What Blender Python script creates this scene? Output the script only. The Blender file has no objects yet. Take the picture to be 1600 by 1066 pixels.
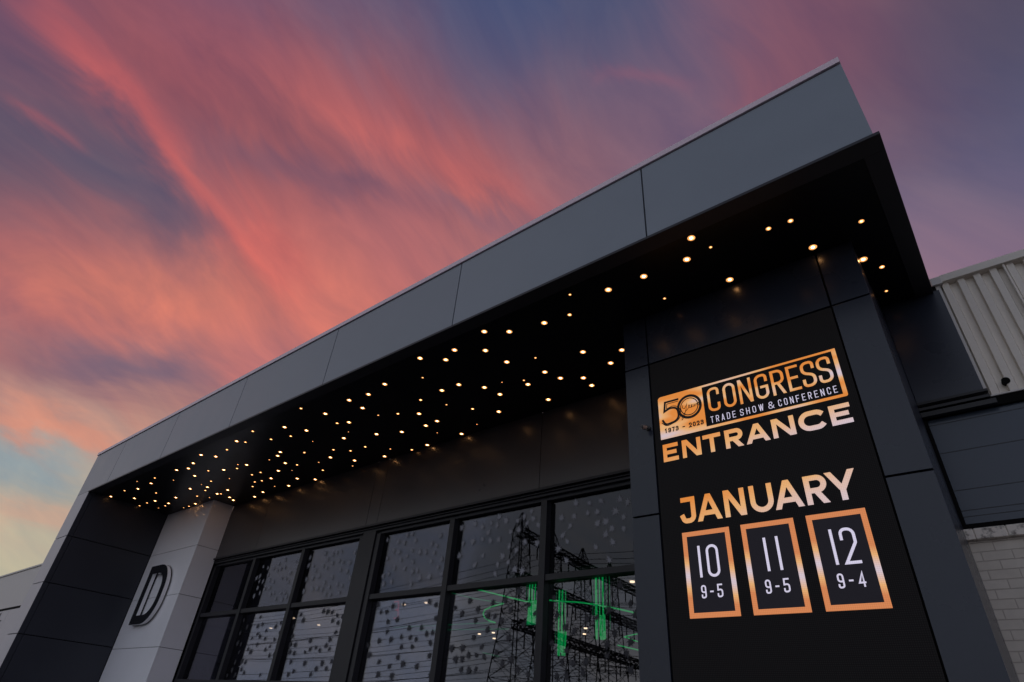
import bpy, bmesh, math, random
from mathutils import Vector, Matrix
random.seed(7)
scene = bpy.context.scene
C = scene.collection

# ------------------------------------------------------------------ camera
cd = bpy.data.cameras.new('camera'); cam = bpy.data.objects.new('camera', cd); C.objects.link(cam)
cd.sensor_width = 36.0; cd.lens = 20.329; cd.clip_start = 0.1; cd.clip_end = 3000
M3 = Matrix(((0.776611, 0.3126, 0.546952), (0.625864, -0.481934, -0.613217), (0.071903, 0.818548, -0.56992)))
cam.matrix_world = Matrix.Translation((0, 0, 1.5)) @ M3.to_4x4()
scene.camera = cam

# ------------------------------------------------------------------ exposure
scene.view_settings.view_transform = 'Standard'; scene.view_settings.look = 'None'
scene.view_settings.exposure = 0.0; scene.view_settings.gamma = 1.0
scene.render.engine = 'CYCLES'

def lin(c):
    c = c / 255.0
    return c / 12.92 if c <= 0.04045 else ((c + 0.055) / 1.055) ** 2.4
def rgb(r, g, b): return (lin(r), lin(g), lin(b), 1.0)

# ------------------------------------------------------------------ sky (dusk clouds: colours by direction, broken up with noise)
SKY = [(-0.7192, -0.1543, 0.6774, 105, 76, 105), (-0.6653, -0.066, 0.7437, 140, 82, 98), (-0.6128, 0.0111, 0.7902, 108, 80, 112), (-0.4878, 0.1469, 0.8605, 80, 85, 120), (-0.3556, 0.2769, 0.8927, 76, 84, 122), (-0.223, 0.4074, 0.8856, 80, 84, 118), (-0.4336, 0.3121, 0.8454, 100, 88, 116), (-0.5292, 0.1894, 0.8271, 135, 90, 108), (-0.5841, 0.0871, 0.807, 125, 85, 108), (-0.6694, 0.06, 0.7405, 150, 82, 96), (-0.7052, -0.0015, 0.709, 158, 82, 90), (-0.7632, -0.0836, 0.6407, 118, 82, 105), (-0.8204, -0.0745, 0.567, 84, 82, 106), (-0.8169, -0.0072, 0.5767, 82, 85, 110), (-0.7835, 0.0522, 0.6192, 84, 86, 110), (-0.7715, -0.026, 0.6357, 100, 84, 106), (-0.6721, 0.149, 0.7254, 148, 86, 96), (-0.7687, 0.1153, 0.6291, 130, 88, 104), (-0.8084, 0.138, 0.5722, 110, 92, 112), (-0.5919, 0.1771, 0.7863, 168, 94, 100), (-0.5117, 0.2827, 0.8113, 150, 92, 106), (-0.4875, 0.3806, 0.7858, 178, 100, 102), (-0.3552, 0.4275, 0.8313, 112, 90, 116), (-0.289, 0.5326, 0.7955, 122, 92, 114), (-0.3875, 0.493, 0.779, 150, 98, 110), (-0.6847, 0.2377, 0.689, 150, 92, 104), (-0.6279, 0.3612, 0.6894, 165, 100, 110), (-0.5072, 0.4777, 0.7173, 172, 106, 112), (-0.3833, 0.5635, 0.7318, 150, 104, 118), (-0.7571, 0.23, 0.6115, 198, 104, 102), (-0.7181, 0.3514, 0.6007, 208, 118, 110), (-0.8154, 0.2152, 0.5373, 222, 126, 108), (-0.8649, 0.0873, 0.4943, 210, 118, 108), (-0.8777, 0.012, 0.479, 185, 104, 106), (-0.8381, 0.0387, 0.5442, 130, 90, 106), (-0.906, 0.0642, 0.4183, 188, 110, 112), (-0.8729, 0.1676, 0.4582, 205, 118, 112), (-0.9247, 0.0931, 0.3692, 116, 96, 114), (-0.8866, 0.224, 0.4047, 124, 100, 116), (-0.8228, 0.3204, 0.4695, 185, 112, 116), (-0.9409, 0.1235, 0.3154, 214, 128, 112), (-0.9181, 0.2127, 0.3345, 215, 145, 125), (-0.9561, 0.1312, 0.2622, 136, 165, 172), (-0.9503, 0.1774, 0.2559, 140, 162, 168), (-0.9637, 0.1443, 0.2247, 165, 170, 165), (-0.9494, 0.2119, 0.2317, 175, 165, 152), (-0.9634, 0.1771, 0.2013, 216, 165, 138), (-0.9695, 0.183, 0.1628, 192, 182, 162), (-0.9727, 0.1944, 0.1269, 186, 186, 162), (-0.11, 0.4899, 0.8648, 108, 90, 118), (-0.0195, 0.5172, 0.8556, 122, 82, 106), (0.0014, 0.568, 0.823, 140, 86, 104), (-0.1976, 0.5345, 0.8217, 116, 92, 118), (0.0658, 0.5692, 0.8195, 104, 78, 102), (0.1245, 0.6239, 0.7716, 84, 76, 102), (0.2071, 0.6361, 0.7433, 80, 74, 98), (0.1877, 0.6912, 0.6978, 78, 82, 112), (0.072, 0.6658, 0.7426, 122, 86, 108), (0.1336, 0.6872, 0.7141, 96, 80, 105), (0.0748, 0.7274, 0.6821, 106, 100, 130), (0.1663, 0.7449, 0.6461, 86, 90, 125), (0.1105, 0.7847, 0.6099, 132, 106, 130), (0.0331, 0.797, 0.6031, 150, 116, 136)]
w = bpy.data.worlds.new('World'); scene.world = w; w.use_nodes = True
nt = w.node_tree; N = nt.nodes; L = nt.links; N.clear()
def node(t, **k):
    n = N.new(t)
    for a, b in k.items(): setattr(n, a, b)
    return n
def mth(op, a, b=None, c=None, clamp=False):
    n = node('ShaderNodeMath', operation=op, use_clamp=clamp)
    for i, v in enumerate((a, b, c)):
        if v is None: continue
        if isinstance(v, (int, float)): n.inputs[i].default_value = v
        else: L.new(v, n.inputs[i])
    return n.outputs[0]
def vmth(op, a, b=None, s=None):
    n = node('ShaderNodeVectorMath', operation=op)
    for i, v in ((0, a), (1, b), (3, s)):
        if v is None: continue
        if isinstance(v, (int, float)) : n.inputs[i].default_value = v
        elif isinstance(v, tuple): n.inputs[i].default_value = v
        else: L.new(v, n.inputs[i])
    return n.outputs['Value'] if op == 'DOT_PRODUCT' else n.outputs[0]
tc = node('ShaderNodeTexCoord'); D0 = tc.outputs['Generated']
def noise(vec, scale, detail, rough=0.55, dist=0.0):
    n = node('ShaderNodeTexNoise', noise_dimensions='2D'); n.inputs['Scale'].default_value = scale; n.inputs['Detail'].default_value = detail
    n.inputs['Roughness'].default_value = rough; n.inputs['Distortion'].default_value = dist
    L.new(vec, n.inputs['Vector']); return n
ARCS = [((-0.7001, -0.1557, 0.6969), (-0.7603, 0.1169, 0.639), (200, 98, 98), 0.03, 0.6), ((-0.7478, 0.0453, 0.6624), (-0.7425, 0.3079, 0.5949), (205, 104, 100), 0.035, 0.6), ((-0.793, -0.0983, 0.6013), (-0.798, -0.0136, 0.6024), (160, 92, 102), 0.014, 0.55), ((-0.6294, 0.0444, 0.7758), (-0.4393, 0.4932, 0.7508), (186, 98, 98), 0.05, 0.45), ((-0.5884, 0.2258, 0.7764), (-0.4139, 0.5321, 0.7386), (200, 106, 102), 0.028, 0.4), ((-0.7206, 0.0875, 0.6878), (-0.5906, 0.3789, 0.7125), (120, 86, 104), 0.022, 0.7), ((-0.5763, 0.3609, 0.7332), (-0.4828, 0.5179, 0.7062), (140, 100, 114), 0.018, 0.5), ((-0.8896, 0.0189, 0.4564), (-0.8227, 0.2249, 0.5221), (222, 130, 108), 0.03, 0.4), ((-0.8116, -0.0418, 0.5827), (-0.7836, 0.1758, 0.5958), (88, 86, 108), 0.035, 0.55), ((-0.9454, 0.0807, 0.3157), (-0.9223, 0.249, 0.2956), (222, 140, 114), 0.022, 0.65), ((-0.9614, 0.0836, 0.2621), (-0.948, 0.194, 0.2523), (136, 158, 168), 0.03, 0.7), ((-0.9171, 0.0807, 0.3904), (-0.8598, 0.2817, 0.4259), (106, 96, 118), 0.036, 0.8), ((-0.9715, 0.1321, 0.197), (-0.9547, 0.2204, 0.2002), (222, 164, 136), 0.018, 0.5), ((-0.258, 0.4452, 0.8575), (-0.1502, 0.5271, 0.8364), (140, 92, 112), 0.01, 0.4)]
sx = node('ShaderNodeSeparateXYZ'); L.new(D0, sx.inputs[0])
# wisps drawn out along the main streak of cloud
A0, A1 = Vector(ARCS[0][0]).normalized(), Vector(ARCS[0][1]).normalized()
nrm = A0.cross(A1).normalized(); tng = (A1 - A0).normalized()
def frame(fu, fv, warp, off):
    c = node('ShaderNodeCombineXYZ')
    L.new(mth('MULTIPLY', vmth('DOT_PRODUCT', D0, tuple(nrm)), fu), c.inputs[0]); L.new(mth('MULTIPLY', vmth('DOT_PRODUCT', D0, tuple(tng)), fv), c.inputs[1])
    if warp is None: return vmth('ADD', c.outputs[0], (off, off, 0))
    return vmth('ADD', c.outputs[0], warp)
wn = noise(frame(3.0, 2.2, None, 3.0), 1.0, 2, 0.5)
w0 = vmth('SUBTRACT', wn.outputs['Color'], (0.5, 0.5, 0.5))
n1 = noise(frame(6.5, 1.7, vmth('SCALE', w0, None, 1.5), 0), 1.0, 4, 0.60)
n2 = noise(frame(17.0, 5.0, vmth('SCALE', w0, None, 2.4), 0), 1.0, 4, 0.62)
# level ripples low in the sky
zz = mth('ADD', mth('MAXIMUM', sx.outputs[2], 0.0), 0.25)
cx = node('ShaderNodeCombineXYZ'); L.new(mth('MULTIPLY', sx.outputs[1], 5.0), cx.inputs[0]); L.new(mth('MULTIPLY', sx.outputs[2], 24.0), cx.inputs[1])
n3 = noise(vmth('ADD', cx.outputs[0], vmth('SCALE', w0, None, 3.0)), 1.0, 4, 0.6)
low = mth('SUBTRACT', 1.0, mth('MULTIPLY', mth('SUBTRACT', sx.outputs[2], 0.36), 5.0, clamp=True), clamp=True)
mixn = node('ShaderNodeMix', data_type='VECTOR'); L.new(low, mixn.inputs[0]); L.new(n2.outputs['Color'], mixn.inputs[4]); L.new(n3.outputs['Color'], mixn.inputs[5])
sh = vmth('SCALE', vmth('SUBTRACT', n1.outputs['Color'], (0.5, 0.5, 0.5)), None, 0.10)
sh2 = vmth('SCALE', vmth('SUBTRACT', mixn.outputs[1], (0.5, 0.5, 0.5)), None, 0.07)
DD = vmth('NORMALIZE', vmth('ADD', vmth('ADD', D0, sh), sh2))
EXTRA = [(-0.97, 0.22, 0.06, 225, 195, 180, 12), (-0.85, -0.5, 0.1, 184, 186, 198, 10), (-0.9, 0.1, 0.4, 150, 130, 150, 10),
         (0.8, 0.5, 0.3, 140, 125, 150, 10), (-0.2, 0.1, 0.97, 84, 84, 112, 14)]
K = 260.0
base_w = 2e-4
ANCH = [(s[0], s[1], s[2], s[3], s[4], s[5], K) for s in SKY] + EXTRA
acc = None; wacc = None
for a in ANCH:                              # sum of weights
    v = Vector(a[:3]).normalized()
    e = mth('EXPONENT', mth('MULTIPLY_ADD', vmth('DOT_PRODUCT', DD, (v.x, v.y, v.z)), a[6], -a[6] + (0 if a[6] > 50 else math.log(0.01))))
    wacc = e if wacc is None else mth('ADD', wacc, e)
tot = mth('ADD', wacc, base_w)
for a in ANCH:                              # weighted sum of colours
    v = Vector(a[:3]).normalized()
    e = mth('EXPONENT', mth('MULTIPLY_ADD', vmth('DOT_PRODUCT', DD, (v.x, v.y, v.z)), a[6] * 1.0001, -a[6] * 1.0001 + (0 if a[6] > 50 else math.log(0.01))))
    sc0 = node('ShaderNodeVectorMath', operation='SCALE'); sc0.inputs[0].default_value = rgb(a[3] * 0.99, a[4] * 1.01, a[5] * 0.98)[:3]; L.new(e, sc0.inputs['Scale'])
    acc = sc0.outputs[0] if acc is None else vmth('ADD', acc, sc0.outputs[0])
# sky away from the sunset: grey-blue, paler towards the horizon
rp = node('ShaderNodeValToRGB'); cr = rp.color_ramp
cr.elements[0].position = 0.0; cr.elements[0].color = rgb(240, 240, 252)
cr.elements[1].position = 0.75; cr.elements[1].color = rgb(112, 126, 156)
ce = cr.elements.new(0.35); ce.color = rgb(206, 212, 230)
L.new(mth('MAXIMUM', sx.outputs[2], 0.0), rp.inputs[0])
bk = node('ShaderNodeVectorMath', operation='MULTIPLY_ADD'); L.new(rp.outputs[0], bk.inputs[0]); bk.inputs[1].default_value = (base_w,) * 3; L.new(acc, bk.inputs[2])
col = vmth('SCALE', bk.outputs[0], None, mth('DIVIDE', 1.0, tot))
# long streaks of lit cloud: bands along great circles, ragged edges from the wisps
for (p, q, c, width, amt) in ARCS:
    p = Vector(p).normalized(); q = Vector(q).normalized(); nn = p.cross(q).normalized(); mid = (p + q).normalized(); hl = p.angle(q) / 2
    t_ = nn.cross(mid)
    d = mth('DIVIDE', vmth('DOT_PRODUCT', DD, tuple(nn)), width); across = mth('EXPONENT', mth('MULTIPLY', mth('MULTIPLY', d, d), -1.0))
    g_ = mth('DIVIDE', vmth('DOT_PRODUCT', DD, tuple(t_)), math.sin(hl) * 1.0); g2 = mth('MULTIPLY', g_, g_)
    along = mth('EXPONENT', mth('MULTIPLY', mth('MULTIPLY', g2, g2), -0.9))
    front = mth('GREATER_THAN', vmth('DOT_PRODUCT', DD, tuple(mid)), 0.3)
    f_ = mth('MULTIPLY', mth('MULTIPLY', across, along), mth('MULTIPLY', front, amt))
    mx_ = node('ShaderNodeMix', data_type='RGBA'); L.new(f_, mx_.inputs[0]); L.new(col, mx_.inputs[6]); mx_.inputs[7].default_value = rgb(*c); col = mx_.outputs[2]
st = mth('ADD', mth('MULTIPLY', mth('SUBTRACT', n1.outputs['Fac'], 0.5), 0.55), mth('MULTIPLY', mth('SUBTRACT', n2.outputs['Fac'], 0.5), 0.75))
stc = node('ShaderNodeCombineXYZ')
L.new(mth('MULTIPLY_ADD', st, 0.95, 1.0), stc.inputs[0]); L.new(mth('MULTIPLY_ADD', st, 0.6, 1.0), stc.inputs[1]); L.new(mth('MULTIPLY_ADD', st, 0.2, 1.0), stc.inputs[2])
col = vmth('MULTIPLY', col, stc.outputs[0])
bg = node('ShaderNodeBackground'); L.new(col, bg.inputs['Color']); bg.inputs['Strength'].default_value = 1.0
w.cycles.sampling_method = 'MANUAL'; w.cycles.sample_map_resolution = 256
wo = node('ShaderNodeOutputWorld'); L.new(bg.outputs[0], wo.inputs['Surface'])

# ------------------------------------------------------------------ last daylight: a faint, soft warm sun low beyond the left end of the building
sl = bpy.data.lights.new('sun', 'SUN'); sl.energy = 0.10; sl.angle = math.radians(10); sl.color = (1.0, 0.72, 0.6)
so = bpy.data.objects.new('sun', sl); C.objects.link(so)
so.rotation_euler = Vector((0.93, -0.25, -0.12)).to_track_quat('-Z', 'Y').to_euler()

# ------------------------------------------------------------------ helpers
U = 0.45                                   # one cladding unit in metres
def P(x, y, z): return Vector((x * U, y * U, z * U + 1.5))
class MB:
    def __init__(s): s.v = []; s.f = []; s.mi = []
    def box(s, x0, x1, y0, y1, z0, z1, m=0):
        i = len(s.v)
        for x, y, z in ((x0,y0,z0),(x1,y0,z0),(x1,y1,z0),(x0,y1,z0),(x0,y0,z1),(x1,y0,z1),(x1,y1,z1),(x0,y1,z1)): s.v.append(P(x, y, z))
        for q in ((0,3,2,1),(4,5,6,7),(0,1,5,4),(1,2,6,5),(2,3,7,6),(3,0,4,7)): s.f.append(tuple(i + k for k in q)); s.mi.append(m)
        return s
    def poly(s, pts, m=0):                 # world-unit points, one face
        i = len(s.v); s.v += [P(*p) for p in pts]; s.f.append(tuple(range(i, i + len(pts)))); s.mi.append(m); return s
    def prism(s, outline, a, b, axis='y', m=0):   # outline of (p, q) extruded along an axis between a and b
        def mk(p, q, t): return P(p, t, q) if axis == 'y' else (P(t, p, q) if axis == 'x' else P(p, q, t))
        i = len(s.v); n = len(outline)
        s.v += [mk(p, q, a) for p, q in outline] + [mk(p, q, b) for p, q in outline]
        s.f.append(tuple(range(i, i + n))); s.f.append(tuple(range(i + 2 * n - 1, i + n - 1, -1))); s.mi += [m, m]
        for k in range(n): s.f.append((i + k, i + n + k, i + n + (k + 1) % n, i + (k + 1) % n)); s.mi.append(m)
        return s
    def bar(s, a, b, r, m=0, n=4):         # a, b in units; r in metres
        a = P(*a); b = P(*b); d = (b - a).normalized(); u = d.orthogonal().normalized(); w_ = d.cross(u); i = len(s.v)
        for p in (a, b):
            for k in range(n):
                t = 2 * math.pi * k / n + math.pi / n; s.v.append(p + (u * math.cos(t) + w_ * math.sin(t)) * r)
        for k in range(n): s.f.append((i + k, i + (k + 1) % n, i + n + (k + 1) % n, i + n + k)); s.mi.append(m)
        s.f.append(tuple(range(i + n - 1, i - 1, -1))); s.f.append(tuple(range(i + n, i + 2 * n))); s.mi += [m, m]
        return s
    def tube(s, pts, r, m=0, n=5):
        for a, b in zip(pts, pts[1:]): s.bar(a, b, r, m, n)
        return s
    def disc(s, c, r, z0, z1, m=0, n=20):  # short vertical cylinder, r metres, c units
        s.prism([(c[0] + math.cos(2*math.pi*k/n) * r / U, c[1] + math.sin(2*math.pi*k/n) * r / U) for k in range(n)], z0, z1, 'z', m); return s
    def build(s, name, mats, parent=None, bevel=0):
        if not isinstance(mats, (list, tuple)): mats = [mats]
        r = parent
        while r is not None and r.parent is not None: r = r.parent
        o0 = r.location.copy() if r is not None else Vector((0, 0, 0))
        me = bpy.data.meshes.new(name); me.from_pydata([v - o0 for v in s.v], [], s.f)
        for m in mats: me.materials.append(m)
        for p, k in zip(me.polygons, s.mi): p.material_index = k
        bm = bmesh.new(); bm.from_mesh(me); bmesh.ops.recalc_face_normals(bm, faces=bm.faces[:]); bm.to_mesh(me); bm.free()
        o = bpy.data.objects.new(name, me); C.objects.link(o)
        if parent is not None: o.parent = parent
        if bevel:
            b = o.modifiers.new('edge', 'BEVEL'); b.width = bevel; b.segments = 2; b.limit_method = 'ANGLE'
        return o
def tag(o, label=None, cat=None, group=None, kind=None):
    if label: o['label'] = label
    if cat: o['category'] = cat
    if group: o['group'] = group
    if kind: o['kind'] = kind
    return o
def thing(name, loc, label, cat, group=None):
    o = bpy.data.objects.new(name, None); C.objects.link(o); o.location = P(*loc); o.empty_display_size = 0.2
    return tag(o, label, cat, group)

# ------------------------------------------------------------------ materials
def new_mat(name):
    m = bpy.data.materials.new(name); m.use_nodes = True
    return m, m.node_tree.nodes, m.node_tree.links, m.node_tree.nodes['Principled BSDF']
def panel_mat(name, base, rough, spec=0.5, coat=0.0, coat_rough=0.05, var=0.08, metal=0.0, grain=0.0, rvar=0.06, wave=0.0):
    """coated sheet: faint cloudy dirt, per-panel tone, optional oil-canning and grain"""
    m, n, l, b = new_mat(name)
    tcn = n.new('ShaderNodeTexCoord'); ns = n.new('ShaderNodeTexNoise'); ns.inputs['Scale'].default_value = 1.3; ns.inputs['Detail'].default_value = 6
    l.new(tcn.outputs['Object'], ns.inputs['Vector'])
    oi = n.new('ShaderNodeObjectInfo')
    mr = n.new('ShaderNodeMapRange'); mr.inputs['To Min'].default_value = 1 - var; mr.inputs['To Max'].default_value = 1 + var; l.new(ns.outputs['Fac'], mr.inputs['Value'])
    mr2 = n.new('ShaderNodeMapRange'); mr2.inputs['To Min'].default_value = 1 - var * .6; mr2.inputs['To Max'].default_value = 1 + var * .6; l.new(oi.outputs['Random'], mr2.inputs['Value'])
    mu = n.new('ShaderNodeMath'); mu.operation = 'MULTIPLY'; l.new(mr.outputs[0], mu.inputs[0]); l.new(mr2.outputs[0], mu.inputs[1])
    last = mu.outputs[0]
    if grain:
        g = n.new('ShaderNodeTexNoise'); g.inputs['Scale'].default_value = 60; g.inputs['Detail'].default_value = 3; l.new(tcn.outputs['Object'], g.inputs['Vector'])
        gr = n.new('ShaderNodeMapRange'); gr.inputs['To Min'].default_value = 1 - grain; gr.inputs['To Max'].default_value = 1 + grain; l.new(g.outputs['Fac'], gr.inputs['Value'])
        m2 = n.new('ShaderNodeMath'); m2.operation = 'MULTIPLY'; l.new(last, m2.inputs[0]); l.new(gr.outputs[0], m2.inputs[1]); last = m2.outputs[0]
    vs = n.new('ShaderNodeVectorMath'); vs.operation = 'SCALE'; vs.inputs[0].default_value = base; l.new(last, vs.inputs['Scale'])
    l.new(vs.outputs[0], b.inputs['Base Color'])
    rr = n.new('ShaderNodeMapRange'); rr.inputs['To Min'].default_value = max(0.02, rough - rvar); rr.inputs['To Max'].default_value = rough + rvar
    l.new(ns.outputs['Fac'], rr.inputs['Value']); l.new(rr.outputs[0], b.inputs['Roughness'])
    b.inputs['Specular IOR Level'].default_value = spec; b.inputs['Metallic'].default_value = metal
    b.inputs['Coat Weight'].default_value = coat; b.inputs['Coat Roughness'].default_value = coat_rough
    if wave:
        wv = n.new('ShaderNodeTexNoise'); wv.inputs['Scale'].default_value = 0.9; wv.inputs['Detail'].default_value = 1; l.new(tcn.outputs['Object'], wv.inputs['Vector'])
        bp = n.new('ShaderNodeBump'); bp.inputs['Strength'].default_value = wave; bp.inputs['Distance'].default_value = 0.05; l.new(wv.outputs['Fac'], bp.inputs['Height'])
        l.new(bp.outputs[0], b.inputs['Normal'])
        if coat: l.new(bp.outputs[0], b.inputs['Coat Normal'])
    return m
def emit_mat(name, color, strength, glow=None):
    m, n, l, b = new_mat(name); b.inputs['Base Color'].default_value = (0.02, 0.02, 0.02, 1); b.inputs['Roughness'].default_value = 0.4
    b.inputs['Emission Color'].default_value = color; b.inputs['Emission Strength'].default_value = strength
    return m
M = {}
M['fascia'] = panel_mat('grey_composite_panel', (0.215, 0.245, 0.28), 0.34, coat=0.0, spec=0.5, var=0.09, grain=0.08, wave=0.4)
M['light'] = panel_mat('pale_composite_panel', (0.85, 0.855, 0.88), 0.40, coat=0.5, coat_rough=0.03, var=0.04, grain=0.03)
M['wing'] = panel_mat('pale_grey_panel', (0.38, 0.38, 0.41), 0.36, var=0.05, grain=0.04)
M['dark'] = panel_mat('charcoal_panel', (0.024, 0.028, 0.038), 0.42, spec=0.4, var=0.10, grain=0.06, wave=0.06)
M['header'] = panel_mat('graphite_panel', (0.046, 0.042, 0.044), 0.30, spec=0.5, var=0.08, grain=0.05, wave=0.08)
M['navy'] = panel_mat('navy_panel', (0.021, 0.026, 0.040), 0.28, spec=0.4, var=0.08, grain=0.05, wave=0.08)
M['soffit'] = panel_mat('black_soffit', (0.0045, 0.0045, 0.0055), 0.32, spec=0.28, var=0.2)
M['trim'] = panel_mat('black_trim', (0.010, 0.010, 0.012), 0.35, spec=0.35, var=0.1)
M['border'] = panel_mat('soffit_border_metal', (0.030, 0.030, 0.034), 0.45, spec=0.3)
M['gap'] = panel_mat('joint_shadow_backing', (0.004, 0.004, 0.004), 0.8, spec=0.1)
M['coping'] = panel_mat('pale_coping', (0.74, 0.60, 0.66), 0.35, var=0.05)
M['mullion'] = panel_mat('window_frame_metal', (0.014, 0.014, 0.018), 0.45, spec=0.35, var=0.06)
M['cream'] = panel_mat('beige_steel_sheet', (0.76, 0.70, 0.61), 0.45, spec=0.4, var=0.07, grain=0.05)
M['cream_white'] = panel_mat('pale_beige_cladding', (0.62, 0.59, 0.55), 0.5, spec=0.3, var=0.05)
M['steel'] = panel_mat('galvanised_steel', (0.20, 0.20, 0.21), 0.5, metal=0.6)
M['copper'] = panel_mat('copper_return', (0.58, 0.37, 0.28), 0.30, metal=0.35, var=0.05)
M['black_gloss'] = panel_mat('black_gloss_face', (0.012, 0.013, 0.017), 0.25, spec=0.5)
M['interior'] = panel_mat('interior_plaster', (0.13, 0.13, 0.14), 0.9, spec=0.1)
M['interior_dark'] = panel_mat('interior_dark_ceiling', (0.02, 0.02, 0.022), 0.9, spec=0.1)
M['asphalt'] = panel_mat('asphalt', (0.05, 0.05, 0.052), 0.9, spec=0.2, var=0.2, grain=0.4)
M['concrete'] = panel_mat('concrete_paving', (0.34, 0.33, 0.32), 0.85, spec=0.2, var=0.15, grain=0.2)
M['leaf_lit'] = panel_mat('frosted_leaf_film_lit', (0.28, 0.29, 0.33), 0.7, spec=0.2)  # leaf film on upper panes: its lit look is put into the colour
M['leaf_backlit'] = panel_mat('frosted_leaf_film_backlit', (0.058, 0.058, 0.066), 0.8, spec=0.1)  # same film on lower panes, dark-against-bright look put into the colour
M['warm'] = emit_mat('warm_lamp_lens', (1.0, 0.50, 0.19, 1), 22.0)
M['warm_mid'] = emit_mat('warm_lamp_lens_medium', (1.0, 0.46, 0.16, 1), 10.0)
M['warm_low'] = emit_mat('warm_lamp_lens_faint', (1.0, 0.45, 0.16, 1), 4.5)
M['warm_halo'] = emit_mat('warm_halo_ring', (1.0, 0.40, 0.12, 1), 1.3)  # lamp's bloom imitated by a dim glowing ring around the lens
M['warm_in'] = emit_mat('warm_room_lamp', (1.0, 0.72, 0.42, 1), 5.0)
M['green'] = emit_mat('green_neon', (0.0, 0.62, 0.12, 1), 0.95)
M['green_mid'] = emit_mat('green_neon_soft', (0.0, 0.55, 0.14, 1), 0.45)
M['green_dim'] = emit_mat('green_neon_dim', (0.0, 0.5, 0.15, 1), 0.5)
M['red'] = emit_mat('red_neon', (0.9, 0.02, 0.06, 1), 0.8)

def glass_mat(name, tint, f0, top):
    m, n, l, b = new_mat(name); n.remove(b); out = n['Material Output']
    tr = n.new('ShaderNodeBsdfTransparent'); tr.inputs[0].default_value = tint
    gl = n.new('ShaderNodeBsdfGlossy'); gl.inputs['Roughness'].default_value = 0.0; gl.inputs['Color'].default_value = (0.92, 0.92, 1.0, 1)
    tcn = n.new('ShaderNodeTexCoord'); wv = n.new('ShaderNodeTexNoise'); wv.inputs['Scale'].default_value = 0.8; wv.inputs['Detail'].default_value = 1
    l.new(tcn.outputs['Object'], wv.inputs['Vector']); bp = n.new('ShaderNodeBump'); bp.inputs['Strength'].default_value = 0.03; bp.inputs['Distance'].default_value = 0.02
    l.new(wv.outputs['Fac'], bp.inputs['Height']); l.new(bp.outputs[0], gl.inputs['Normal'])
    lw = n.new('ShaderNodeFresnel'); lw.inputs['IOR'].default_value = 1.4
    mr = n.new('ShaderNodeMapRange'); mr.inputs['To Min'].default_value = f0; mr.inputs['To Max'].default_value = top; l.new(lw.outputs[0], mr.inputs['Value'])
    mx = n.new('ShaderNodeMixShader'); l.new(mr.outputs[0], mx.inputs[0]); l.new(tr.outputs[0], mx.inputs[1]); l.new(gl.outputs[0], mx.inputs[2]); l.new(mx.outputs[0], out.inputs[0])
    return m
M['glass'] = glass_mat('tinted_window_glass', (0.55, 0.56, 0.60, 1), 0.065, 0.65)
M['glass_up'] = glass_mat('darker_window_glass', (0.35, 0.36, 0.40, 1), 0.026, 0.65)
def brick_mat():
    m, n, l, b = new_mat('painted_brick')
    tcn = n.new('ShaderNodeTexCoord'); mp_ = n.new('ShaderNodeMapping'); mp_.inputs['Rotation'].default_value = (math.radians(90), 0, 0)
    l.new(tcn.outputs['Object'], mp_.inputs['Vector'])
    br = n.new('ShaderNodeTexBrick'); l.new(mp_.outputs[0], br.inputs['Vector'])
    br.inputs['Scale'].default_value = 1.0; br.inputs['Brick Width'].default_value = 0.24; br.inputs['Row Height'].default_value = 0.086
    br.inputs['Mortar Size'].default_value = 0.005; br.inputs['Mortar Smooth'].default_value = 0.3
    br.inputs['Color1'].default_value = (0.56, 0.505, 0.43, 1); br.inputs['Color2'].default_value = (0.60, 0.545, 0.47, 1); br.inputs['Mortar'].default_value = (0.44, 0.385, 0.33, 1)
    ns = n.new('ShaderNodeTexNoise'); ns.inputs['Scale'].default_value = 9; ns.inputs['Detail'].default_value = 5; l.new(tcn.outputs['Object'], ns.inputs['Vector'])
    mr = n.new('ShaderNodeMapRange'); mr.inputs['To Min'].default_value = 0.85; mr.inputs['To Max'].default_value = 1.12; l.new(ns.outputs['Fac'], mr.inputs['Value'])
    vs = n.new('ShaderNodeVectorMath'); vs.operation = 'SCALE'; l.new(br.outputs['Color'], vs.inputs[0]); l.new(mr.outputs[0], vs.inputs['Scale']); l.new(vs.outputs[0], b.inputs['Base Color'])
    inv = n.new('ShaderNodeMath'); inv.operation = 'SUBTRACT'; inv.inputs[0].default_value = 1; l.new(br.outputs['Fac'], inv.inputs[1])
    bp = n.new('ShaderNodeBump'); bp.inputs['Strength'].default_value = 0.7; bp.inputs['Distance'].default_value = 0.01; l.new(inv.outputs[0], bp.inputs['Height']); l.new(bp.outputs[0], b.inputs['Normal'])
    b.inputs['Roughness'].default_value = 0.75
    return m
M['brick'] = brick_mat()
def stone_mat():
    m, n, l, b = new_mat('stone_sill')
    tcn = n.new('ShaderNodeTexCoord'); ns = n.new('ShaderNodeTexNoise'); ns.inputs['Scale'].default_value = 14; ns.inputs['Detail'].default_value = 8; ns.inputs['Roughness'].default_value = 0.7
    l.new(tcn.outputs['Object'], ns.inputs['Vector'])
    rp_ = n.new('ShaderNodeValToRGB'); rp_.color_ramp.elements[0].position = 0.33; rp_.color_ramp.elements[0].color = (0.10, 0.085, 0.075, 1); rp_.color_ramp.elements[1].position = 0.5; rp_.color_ramp.elements[1].color = (0.72, 0.66, 0.58, 1)
    l.new(ns.outputs['Fac'], rp_.inputs[0]); l.new(rp_.outputs[0], b.inputs['Base Color']); b.inputs['Roughness'].default_value = 0.9
    return m
M['stone'] = stone_mat()
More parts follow.
